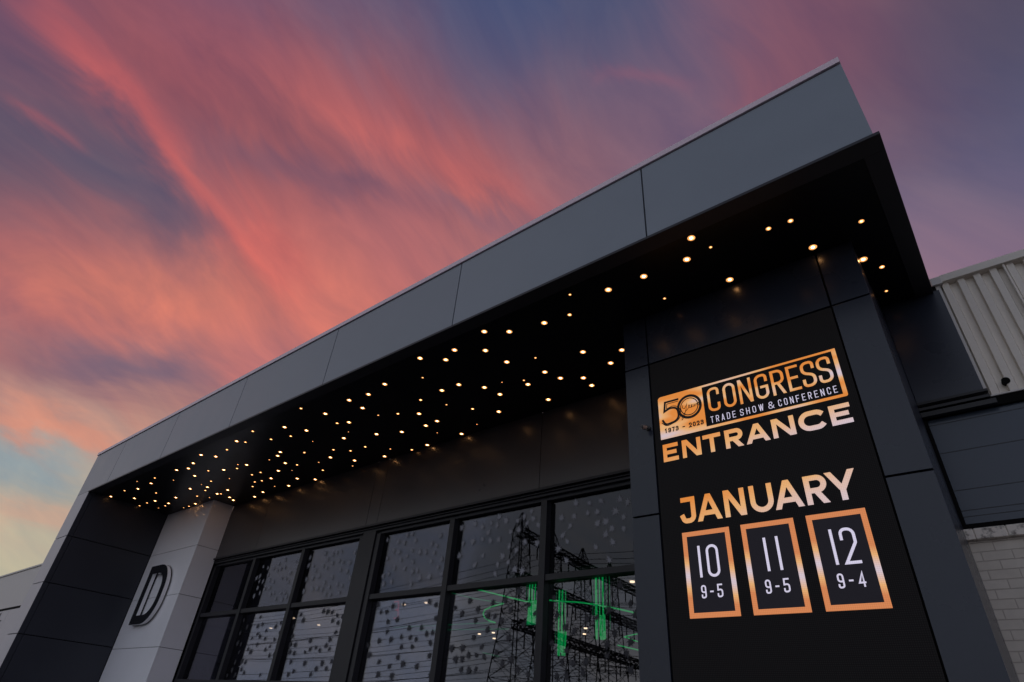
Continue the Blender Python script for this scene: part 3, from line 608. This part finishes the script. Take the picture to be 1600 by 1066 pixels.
# ================================================================== LETTER SIGN on the pale pier
sg = thing('letter_sign', (-39.4, 14.9, 4.0), 'large dark letter D with copper edge standing off the pale pier', 'sign')
Dout = fillet([(-40.78,4.02,0),(-40.78,7.28,0),(-37.93,7.28,1.75),(-37.93,4.02,1.75)], True)
Din = fillet([(-40.26,4.50,0),(-40.26,6.80,0),(-38.42,6.80,1.2),(-38.42,4.50,1.2)], True)
def ring_solid(outer, inner, y0, y1, mface, mside):
    """extruded band between two outlines sampled by angle about the centre"""
    mb = MB(); cx_ = -39.4; cz_ = 5.65; n = 72
    def hit(poly, a):
        d = Vector((math.cos(a), math.sin(a))); best = None
        for i in range(len(poly)):
            p = Vector(poly[i]) - Vector((cx_, cz_)); q = Vector(poly[(i + 1) % len(poly)]) - Vector((cx_, cz_)); e = q - p
            den = d.x * e.y - d.y * e.x
            if abs(den) < 1e-9: continue
            t = (p.x * e.y - p.y * e.x) / den; u = (p.x * d.y - p.y * d.x) / den
            if t > 0 and -1e-6 <= u <= 1 + 1e-6 and (best is None or t < best): best = t
        return (cx_ + d.x * best, cz_ + d.y * best)
    angs = sorted(set([2 * math.pi * k / n for k in range(n)] + [math.atan2(z - cz_, x - cx_) % (2*math.pi) for pl in (outer, inner) for x, z in pl if (x < -40)]))
    O = [hit(outer, a) for a in angs]; I = [hit(inner, a) for a in angs]; n = len(angs)
    for y in (y0, y1):
        mb.v += [P(x, y, z) for x, z in O] + [P(x, y, z) for x, z in I]
    for k in range(n):
        j = (k + 1) % n
        mb.f += [(k, j, n + j, n + k), (2*n + k, 3*n + k, 3*n + j, 2*n + j), (k, 2*n + k, 2*n + j, j), (n + k, n + j, 3*n + j, 3*n + k)]
        mb.mi += [0, 0, 1, 1]
    return mb
ring_solid(Dout, Din, 14.58, 14.60, 0, 0).build('letter_face', [M['black_gloss'], M['black_gloss']], sg)
ring_solid([(x + (.015 if x < -39.4 else -.015), z + (.015 if z < 5.6 else -.015)) for x, z in Dout], [(x + (-.015 if x < -39.4 else .015), z + (-.015 if z < 5.6 else .015)) for x, z in Din], 14.60, 14.82, 0, 1).build('letter_return', [M['copper'], M['light']], sg)
MB().box(-39.70, -39.63, 14.585, 14.64, 4.49, 6.80).build('centre_bar', M['black_gloss'], sg)
ring_solid(Dout, Din, 14.82, 14.84, 0, 0).build('back_tray', [M['trim'], M['trim']], sg)
sb_ = MB()
for x, z in ((-40.5, 4.6), (-40.5, 6.7), (-38.5, 6.6), (-38.6, 4.9)): sb_.bar((x, 14.84, z), (x, 14.91, z), 0.012)
sb_.build('stand_off', M['steel'], sg)

# ================================================================== SECURITY CAMERA
sc = thing('security_camera', (-6.36, 12.9, 7.14), 'small round grey security camera on the navy strip left of the screen', 'camera')
m_ = MB(); m_.prism([(-6.36 + .07*math.cos(k*math.pi/8), 7.16 + .07*math.sin(k*math.pi/8)) for k in range(16)], 12.86, 12.90, 'y'); m_.build('mount_plate', M['trim'], sc)
m_ = MB(); m_.bar((-6.36, 12.87, 7.16), (-6.38, 12.72, 7.13), 0.008, 0, 8); m_.build('arm', M['trim'], sc)
m_ = MB(); m_.bar((-6.36, 12.76, 7.13), (-6.42, 12.64, 7.12), 0.028, 0, 12); m_.build('camera_body', M['steel'], sc)
m_ = MB(); m_.bar((-6.42, 12.64, 7.12), (-6.428, 12.622, 7.118), 0.02, 0, 12); m_.build('lens', M['black_gloss'], sc)

# ================================================================== CEILING LIGHTS
LIGHTS = [(-24.97, 10.79, 2), (-26.73, 10.98, 3), (-26.44, 11.27, 2), (-28.16, 11.26, 2), (-30.07, 10.89, 3), (-29.55, 11.41, 3), (-31.6, 11.23, 3), (-32.61, 11.46, 3), (-33.49, 11.23, 3), (-35.99, 11.14, 2), (-37.63, 10.84, 1), (-37.16, 11.44, 3), (-38.97, 11.44, 3), (-40.17, 11.14, 2), (-42.29, 11.16, 3), (-35.29, 11.89, 1), (-33.39, 12.2, 3), (-31.89, 12.22, 2), (-30.95, 12.6, 3), (-29.49, 12.6, 1), (-30.06, 12.87, 2), (-29.09, 12.87, 3), (-31.91, 13.45, 1), (-33.34, 13.13, 2), (-34.41, 13.1, 0), (-34.52, 13.52, 3), (-35.2, 13.74, 2), (-35.8, 13.12, 3), (-38.65, 12.38, 2), (-41.13, 12.12, 3), (-40.31, 13.05, 3), (-41.3, 12.97, 2), (-42.42, 12.97, 2), (-41.65, 13.85, 1), (-38.32, 13.44, 3), (-39.96, 13.74, 3), (-40.68, 13.85, 2), (-36.72, 14.0, 2), (-36.23, 14.53, 1), (-35.08, 14.42, 3), (-34.86, 14.54, 2), (-33.82, 14.4, 3), (-34.97, 15.15, 3), (-35.23, 15.54, 3), (-38.29, 14.67, 3), (-39.22, 14.71, 2), (-39.88, 14.68, 1), (-30.15, 13.8, 2), (-29.38, 13.85, 2), (-31.03, 14.49, 2), (-30.47, 14.59, 2), (-31.85, 14.84, 2), (-29.65, 14.65, 3), (-28.26, 14.22, 3), (-30.61, 15.48, 1), (-32.14, 15.67, 3), (-33.36, 15.86, 3), (-29.74, 15.82, 3), (-28.3, 15.41, 3), (-26.6, 14.26, 2), (-27.52, 14.57, 0), (-26.98, 13.81, 3), (-25.93, 12.85, 3), (-26.48, 13.05, 3), (-27.35, 13.12, 1), (-23.23, 11.34, 3), (-24.99, 11.75, 2), (-23.82, 12.05, 2), (-22.62, 12.08, 3), (-20.97, 10.67, 2), (-24.88, 13.52, 2), (-23.38, 12.95, 0), (-25.27, 14.64, 1), (-25.98, 15.4, 2), (-27.5, 16.02, 3), (-20.45, 11.53, 3), (-20.75, 12.37, 2), (-20.21, 12.59, 3), (-21.01, 13.19, 0), (-21.75, 13.5, 3), (-23.28, 14.06, 2), (-24.2, 14.56, 3), (-22.63, 14.57, 2), (-23.41, 15.43, 3), (-24.07, 15.83, 1), (-21.62, 14.64, 2), (-18.62, 12.05, 3), (-18.57, 11.32, 3), (-17.49, 11.43, 3), (-16.3, 11.25, 3), (-18.55, 12.83, 1), (-20.06, 14.01, 3), (-20.74, 15.42, 1), (-21.66, 15.86, 3), (-17.71, 13.18, 2), (-18.87, 14.45, 3), (-13.8, 10.72, 3), (-14.69, 11.7, 1), (-16.01, 12.86, 2), (-16.93, 13.65, 3), (-17.48, 14.57, 3), (-16.75, 14.52, 3), (-17.55, 15.33, 0), (-19.89, 16.02, 2), (-18.86, 16.02, 3), (-14.74, 12.77, 3), (-15.39, 13.69, 1), (-13.09, 11.29, 3), (-12.4, 11.01, 3), (-13.88, 12.8, 3), (-16.68, 15.96, 3), (-14.72, 14.5, 2), (-15.48, 15.62, 0), (-10.83, 10.76, 3), (-11.52, 11.61, 3), (-13.19, 13.47, 3), (-10.15, 11.21, 3), (-11.36, 12.56, 3), (-12.38, 13.53, 0), (-13.02, 14.18, 3), (-13.96, 15.23, 3), (-11.61, 13.85, 1), (-11.66, 14.16, 3), (-10.36, 12.89, 1), (-8.93, 11.45, 3), (-10.63, 13.8, 3), (-11.69, 15.47, 3), (-10.4, 14.43, 3), (-7.49, 10.75, 1), (-8.04, 11.54, 2), (-8.81, 13.46, 3), (-9.7, 14.85, 3), (-9.73, 15.45, 3), (-6.46, 11.18, 3), (-8.39, 14.53, 3), (-7.68, 14.05, 3), (-5.36, 11.23, 3), (-3.68, 10.6, 3), (-3.42, 11.18, 1), (-4.11, 11.26, 3), (-3.51, 12.65, 3), (-5.33, 12.41, 1), (-2.02, 11.36, 2), (-1.51, 11.4, 2), (-1.35, 12.61, 3), (-0.18, 12.35, 2), (-0.46, 13.76, 3), (-0.15, 14.32, 2), (-0.27, 15.41, 1)]
RAD = {3: (0.019, 0.043), 2: (0.012, 0.028), 1: (0.008, 0.018), 0: (0.005, 0.010)}
ORD = ['first', 'second', 'third', 'fourth', 'fifth', 'sixth', 'seventh', 'eighth', 'ninth', 'tenth', 'eleventh', 'twelfth', 'thirteenth', 'fourteenth', 'fifteenth', 'sixteenth']
SIZE = {3: 'large', 2: 'medium', 1: 'small', 0: 'tiny'}
mesh_for = {}
def lamp_mesh(k):
    if k in mesh_for: return mesh_for[k]
    r0, r1 = RAD[k]; bm = bmesh.new(); n = 20
    rings = [(r1 + 0.006, 0.0, None), (r1 + 0.005, -0.004, 2), (r1, -0.004, 2), (r0, -0.0035, 1), (r0 * .5, -0.005, 0)]
    vs = []
    for r, z, _ in rings: vs.append([bm.verts.new((r * math.cos(2*math.pi*i/n), r * math.sin(2*math.pi*i/n), z)) for i in range(n)])
    for a in range(1, len(rings)):
        for i in range(n):
            f = bm.faces.new((vs[a-1][i], vs[a-1][(i+1) % n], vs[a][(i+1) % n], vs[a][i])); f.material_index = rings[a][2]
    f = bm.faces.new(vs[-1]); f.material_index = 0
    bmesh.ops.recalc_face_normals(bm, faces=bm.faces[:])
    for f in bm.faces:
        if f.normal.z > 0: f.normal_flip()
    me = bpy.data.meshes.new('ceiling_light'); bm.to_mesh(me); bm.free()
    for m in (('warm' if k == 3 else 'warm_mid' if k == 2 else 'warm_low'), 'warm_halo', 'trim'): me.materials.append(M[m])
    mesh_for[k] = me; return me
cells = {}
for (x, y, k) in LIGHTS:
    x = max(x, -42.42); y = min(y, 16.0)
    if x < -36.3 and y > 14.75: y = 14.72
    if -7.05 < x < -0.5 and y > 12.8:
        if x > -0.9 : x = -0.30
        else: y = 12.75
    b = next(i for i in range(7) if x < joints[i + 1] or i == 6)
    row = 0 if y < 12.3 else (1 if y < 14.2 else 2)
    cells.setdefault((b, row), []).append((x, y, k))
ROW = ['front', 'middle', 'rear']
for (b, row), ls in cells.items():
    ls.sort()
    for i, (x, y, k) in enumerate(ls):
        o = bpy.data.objects.new('ceiling_light', lamp_mesh(k)); C.objects.link(o); o.location = P(x, y, SOF - 0.0005)
        only = 'only one' if len(ls) == 1 else ORD[i] + ' from left'
        tag(o, '%s warm soffit light behind %s fascia panel from left, %s row, %s' % (SIZE[k], ORD[b], ROW[row], only), 'light', 'warm lights scattered over the black soffit')

# ================================================================== INSIDE THE HALL: lamps and green neon
RL = [(-45.47, 23.18), (-51.72, 25.4), (-34.03, 20.85), (-39.8, 22.93), (-46.22, 27.32), (-34.53, 23.04), (-34.51, 24.85), (-23.57, 20.2), (-22.03, 20.24), (-25.65, 28.14), (-24.41, 27.97), (-25.82, 29.7), (-18.11, 27.98), (-19.17, 29.5), (-10.93, 20.01)]
RL.sort()
for i, (x, y) in enumerate(RL):
    m_ = MB(); m_.disc((x, y), 0.04, 5.15, 5.199, 0, 16)
    o = m_.build('room_light', M['warm_in']); o.location = P(x, y, 5.2)
    me = o.data
    for v in me.vertices: v.co -= P(x, y, 5.2)
    tag(o, 'round warm ceiling lamp inside the hall seen through glass, %s from the left' % ORD[i], 'light', 'ceiling lamps inside the hall')
def strands(cx_, z0, z1, n, wdt, bulb, label):
    t = thing('hanging_light', (cx_, 18.0, z1), label, 'light', 'hanging green neon lights inside the hall')
    m_ = MB()
    for k in range(n):
        x = cx_ + (k / (n - 1) - .5) * wdt; yo = 18.0 + .08 * math.sin(k * 2.1)
        edge = abs(k / (n - 1) - .5) > .34
        m_.bar((x, yo, z1 - random.uniform(0, .05)), (x, yo, z0 + (random.uniform(.3, 1.0) if edge else random.uniform(0, .15))), .004 if edge else random.choice((.008, .013, .018)), 1 if edge else 0, 6)
        if not edge: m_.bar((x + .02, yo + .03, z0 + .75), (x + .05 * math.sin(k * 3.0), yo + .03, z0 + .02), .016, 0, 6)
    m_.build('neon_strand', [M['green'], M['green_mid']], t)
    if bulb:
        q = MB(); q.prism([(cx_ - wdt*.75, z0), (cx_ + wdt*.75, z0), (cx_ + wdt*.72, z0 + .3), (cx_ + wdt*.45, z0 + .55), (cx_ + wdt*.3, z0+.75), (cx_ - wdt*.3, z0 + .75), (cx_ - wdt*.5, z0 + .5), (cx_ - wdt*.72, z0 + .25)], 18.2, 18.24, 'y'); q.build('neon_shade', M['green_dim'], t)
    MB().box(cx_ - wdt*.6, cx_ + wdt*.6, 17.9, 18.25, z1, z1 + .06).build('ceiling_bracket', M['trim'], t)
strands(-14.02, 3.57, 5.14, 6, .42, True, 'green neon strands with bell shade behind the middle pane')
strands(-12.66, 2.52, 4.6, 6, .42, False, 'green neon strands hanging lowest, just right of the mullion')
strands(-11.05, 2.96, 5.14, 8, .62, False, 'widest green neon strands hanging behind the pane nearest the tower')
def neon(pts, label, r=.012, mat='green'):
    pts = [(x, 19.0 if len(p_ := (x, z)) else 0, z) for x, z in pts]
    t = MB(); t.tube([(x, 18.4, z) for x, _, z in pts], r, 0, 6); o = t.build('neon_tube', M[mat]); c = P(*[sum(p[i] for p in pts) / len(pts) for i in range(3)])
    for v in o.data.vertices: v.co -= c
    o.location = c; tag(o, label, 'light', 'green neon lines inside the hall')
S_ = 18.4 / 18.0
def sc_(l): return [(x * S_, z * S_) for x, z in l]
neon(sc_([(-17.13, 5.02), (-15.7, 4.67), (-14.24, 4.32)]), 'straight green neon line sloping down towards the pylon reflection')
neon(sc_([(-14.24, 4.32), (-13.2, 4.30), (-12.58, 4.22), (-11.9, 4.15), (-11.27, 4.04), (-10.4, 3.86), (-9.5, 3.64)]), 'long shallow green neon curve crossing the two right panes')
neon(sc_([(-18.37, 4.94), (-16.9, 4.60), (-15.31, 4.32)]), 'upper green neon line left of the hook shaped one', .008, 'green_dim')
neon(sc_([(-15.31, 4.32), (-15.9, 4.24), (-16.25, 4.14), (-16.31, 4.0), (-16.2, 3.86), (-15.95, 3.74), (-15.65, 3.67)]), 'hook shaped green neon curve left of the pylon reflection', .012)
neon(sc_([(-21.4, 3.72), (-18.5, 3.70), (-15.78, 3.68)]), 'level green neon line across the left and middle panes', .006, 'green_dim')
neon(sc_([(-19.96, 3.56), (-17.5, 3.50), (-14.97, 3.43)]), 'lower faint green neon line under the level one', .005, 'green_dim')
neon(sc_([(-9.5, 2.6), (-10.45, 2.8)]), 'short green neon line low beside the tower', .008)
neon(sc_([(-9.5, 3.12), (-9.9, 3.08), (-10.21, 3.03), (-9.9, 2.93), (-9.5, 2.82)]), 'green neon fork near the tower edge', .008)
neon(sc_([(-16.16, 2.68), (-15.34, 2.54)]), 'short faint green neon line at the foot of the middle pane', .005, 'green_dim')
rd = MB(); rd.tube([(x, 18.4, z) for x, z in [(-22.15, 4.86), (-21.86, 4.88), (-21.80, 4.55), (-21.98, 4.52), (-21.78, 4.5), (-21.72, 4.20), (-22.0, 4.18)]], .008, 0, 6)
ro = rd.build('neon_sign', M['red']); tag(ro, 'small red neon figure behind the pane right of the wide pilaster', 'sign')
c = P(-21.9, 18.4, 4.5)
for v in ro.data.vertices: v.co -= c
ro.location = c

# ================================================================== WAREHOUSE ON THE RIGHT
wh = thing('warehouse', (6, 16.2, GZ), 'beige warehouse with ribbed steel cladding, long window and painted brick on the right', 'building')
XR = 16.0
prof = []; x = 0.86; yb = 16.34; yf = 16.22
while x < XR:
    prof += [(x, yb), (x + .06, yb), (x + .09, yf), (x + .235, yf), (x + .265, yb)]; x += .35
prof += [(XR, yb)]
cm = MB(); i0 = 0
top = [P(a, b, 11.10) for a, b in prof]; bot = [P(a, b, 7.62) for a, b in prof]; n = len(prof)
cm.v = top + bot
for k in range(n - 1): cm.f.append((k, k + 1, n + k + 1, n + k)); cm.mi.append(0)
clad = cm.build('ribbed_cladding', M['cream'], wh)
MB().box(0.86, XR, 16.36, 16.6, 7.62, 11.1).build('wall_backing', M['gap'], wh)
MB().box(0.98, XR, 16.12, 17.0, 11.08, 11.30).build('roof_capping', M['cream'], wh, 0.004)
MB().box(0.74, 0.98, 16.10, 17.0, 11.03, 11.27).build('capping_end', M['cream_white'], wh, 0.004)
MB().box(0.80, 0.90, 16.19, 16.30, 7.62, 11.03).build('corner_flashing', M['cream_white'], wh)
MB().box(0.92, XR, 16.20, 16.5, 7.585, 7.62).build('base_flashing', M['cream_white'], wh)
dp = MB(); dp.bar((2.30, 16.20, 7.65), (2.30, 16.20, 11.09), 0.014, 0, 8); dp.build('cable_conduit', M['cream'], wh)
vh = MB(); vh.prism([(1.30 + .085*math.cos(k*math.pi/10), 7.90 + .085*math.sin(k*math.pi/10)) for k in range(20)], 16.20, 16.35, 'y'); vh.build('pipe_hole', M['gap'], wh)
wf = MB(); wf.box(-0.95, XR, 16.24, 16.6, 7.36, 7.585); wf.box(-0.95, XR, 16.24, 16.6, 4.60, 4.74); wf.box(-0.95, -0.47, 16.24, 16.6, 4.74, 7.36); wf.box(4.2, 4.4, 16.26, 16.6, 4.74, 7.36); wf.box(9.1, 9.3, 16.26, 16.6, 4.74, 7.36)
wwn = wf.build('window', M['gap'], wh, 0.003)
def strip_glass():
    m, n_, l_, b_ = new_mat('reflective_strip_glazing'); b_.inputs['Base Color'].default_value = (0.055, 0.070, 0.095, 1); b_.inputs['Roughness'].default_value = 0.2
    b_.inputs['Specular IOR Level'].default_value = 0.3; return m
M['strip'] = strip_glass()
for a, b in ((-0.47, 4.2), (4.4, 9.1), (9.3, XR)): MB().box(a, b, 16.34, 16.37, 4.74, 7.36).build('pane', M['strip'], wwn)
bl = MB()
for z in (4.92, 5.06, 5.53, 6.46, 7.2): bl.box(-0.47, XR, 16.333, 16.339, z, z + .012)
bl.build('glazing_bar', M['mullion'], wwn)
sl_ = MB(); sl_.box(-0.95, XR, 16.11, 16.49, 4.37, 4.58); x = -0.95
while x < XR: sl_.box(x + .006, x + .56, 16.08, 16.5, 4.36, 4.59); x += .57
sl_.build('stone_sill', M['stone'], wh, 0.006)
MB().box(-0.95, XR, 16.22, 16.7, GZ, 4.355).build('brick_wall', M['brick'], wh)

# ================================================================== LOW BUILDING ON THE LEFT
lb = thing('neighbouring_building', (-80, 16, GZ), 'low pale building with a flat roof beyond the left end wall', 'building')
MB().box(-130, -44.62, 16.0, 16.2, 7.15, 10.62).build('upper_cladding', M['cream_white'], lb)
MB().box(-130, -44.62, 15.9, 17, 10.64, 10.80).build('roof_capping', M['cream_white'], lb)
MB().box(-130, -44.62, 15.96, 16.2, 6.96, 7.13).build('gutter', M['gap'], lb)
lw_ = MB(); xx = -130
for a, b in ((-130, -88), (-87.95, -81.0), (-80.95, -74.6), (-74.55, -44.62)): lw_.box(a, b, 16.02, 16.2, GZ, 6.95)
lw_.build('lower_cladding', M['wing'], lb)
MB().box(-130, -44.62, 16.2, 30, GZ, 10.6).build('building_body', M['gap'], lb)
# dark emblem on the wall
em = MB()
for k in range(4): em.box(-78.6 + .1*k, -76.0 + .12*k, 15.98, 16.02, 5.0 + .32*k, 5.13 + .32*k)
em.box(-77.1, -76.85, 15.985, 16.02, 4.6, 6.75); em.build('wall_emblem', M['trim'], lb)

# ================================================================== PYLONS AND LINES BEHIND THE PHOTOGRAPHER (seen mirrored in the glass)
PM = panel_mat('weathered_pylon_steel', (0.018, 0.018, 0.020), 0.7, spec=0.2)
WM = panel_mat('black_cable', (0.015, 0.015, 0.016), 0.7, spec=0.2)
TY = [-119.0, -140.5, -163.5, -185.5]; TXX = [-124.0, -126.2, -128.4, -129.6]
def half(z):
    pts = [(GZ, 7.2), (15, 5.0), (30, 3.6), (45, 2.6), (59, 1.9), (65, 0.15)]
    for (a, b), (c_, d) in zip(pts, pts[1:]):
        if z <= c_: return b + (d - b) * (z - a) / (c_ - a)
    return .15
NTH = ['nearest', 'second', 'third', 'farthest']
for i in range(4):
    x, y = TXX[i], TY[i]
    t = thing('lattice_pylon', (x, y, GZ), '%s black steel lattice pylon mirrored in the window glass' % NTH[i], 'pylon', 'lattice pylons mirrored in the windows')
    m_ = MB(); zs = [GZ, 4, 10, 15.5, 20.5, 25, 29.5, 33.5, 37.5, 41.5, 45, 48.5, 52, 55.5, 59, 62, 65]
    cs = [(-1, -1), (1, -1), (1, 1), (-1, 1)]
    for a, b in zip(zs, zs[1:]):
        ha, hb = half(a), half(b)
        for k in range(4):
            p, q = cs[k], cs[(k + 1) % 4]
            m_.bar((x + p[0]*ha, y + p[1]*ha, a), (x + p[0]*hb, y + p[1]*hb, b), .10)
            m_.bar((x + p[0]*ha, y + p[1]*ha, a), (x + q[0]*hb, y + q[1]*hb, b), .038)
            m_.bar((x + q[0]*ha, y + q[1]*ha, a), (x + p[0]*hb, y + p[1]*hb, b), .038)
            m_.bar((x + p[0]*hb, y + p[1]*hb, b), (x + q[0]*hb, y + q[1]*hb, b), .035)
    m_.build('pylon_frame', PM, t)
spans = [(0, 1), (1, 2), (2, 3)]
BH = [(59.5, 4.6, 'top'), (45.5, 4.6, 'middle'), (31.5, 4.6, 'bottom')]
for j, (zb, dep, nm) in enumerate(BH):
    for (a, b) in spans + [(3, 4)]:
        xa, ya = TXX[a], TY[a]; xb, yb_ = (TXX[b], TY[b]) if b < 4 else (-131.0, -212.0)
        t = thing('lattice_beam', (xa, ya, zb), '%s steel lattice beam running back from the %s pylon' % (nm, NTH[a]), 'beam', 'lattice beams joining the pylons')
        m_ = MB(); w_ = 1.6; n = 6
        for s in (-1, 1):
            for zz_ in (0, dep): m_.bar((xa + s*w_, ya, zb - zz_ / 2), (xb + s*w_, yb_, zb - zz_ / 2), .12)
            for k in range(n):
                f0, f1 = k / n, (k + 1) / n
                pa = (xa + (xb-xa)*f0 + s*w_, ya + (yb_-ya)*f0); pb = (xa + (xb-xa)*f1 + s*w_, ya + (yb_-ya)*f1)
                m_.bar((pa[0], pa[1], zb), (pb[0], pb[1], zb - dep/2), .07); m_.bar((pa[0], pa[1], zb - dep/2), (pb[0], pb[1], zb), .07)
                m_.bar((pa[0], pa[1], zb), (pa[0], pa[1], zb - dep/2), .06)
        for k in range(n):
            f0, f1 = k / n, (k + 1) / n
            for zz_ in (0, dep/2): m_.bar((xa + (xb-xa)*f0 - w_, ya + (yb_-ya)*f0, zb - zz_), (xa + (xb-xa)*f1 + w_, ya + (yb_-ya)*f1, zb - zz_), .06)
        m_.build('beam_frame', PM, t)
        im = MB()
        for f0 in (.25, .5, .75): im.bar((xa + (xb-xa)*f0, ya + (yb_-ya)*f0, zb - dep/2), (xa + (xb-xa)*f0, ya + (yb_-ya)*f0, zb - dep/2 - 5), .10, 0, 6)
        im.build('insulator_string', PM, t)
k_ = 0
for j, (zb, dep, nm) in enumerate(BH):
    for a in range(3):
        for f0 in (.25, .5, .75):
            xa, ya = TXX[a] + (TXX[a+1]-TXX[a])*f0, TY[a] + (TY[a+1]-TY[a])*f0; zc = zb - dep/2 - 5
            m_ = MB(); pts = []
            for side, xe in ((-1, -520.0), (1, 140.0)):
                seg = []
                for q in range(25):
                    u_ = q / 24; seg.append((xa + (xe - xa)*u_, ya + (random.random()*0), zc + 1.5*u_*0 - 4*(9.0 if side < 0 else 6.0)*u_*(1-u_)*(1.0 + .2*math.sin(k_))))
                m_.tube(seg, .035, 0, 4)
            o = m_.build('power_line', WM); c = P(xa, ya, zc)
            for v in o.data.vertices: v.co -= c
            o.location = c
            tag(o, 'thin black overhead line mirrored in the glass, %s span behind the %s pylon, %s level' % (ORD[int(f0*4)-1], NTH[a], nm), 'cable', 'power lines mirrored in the windows')
            k_ += 1
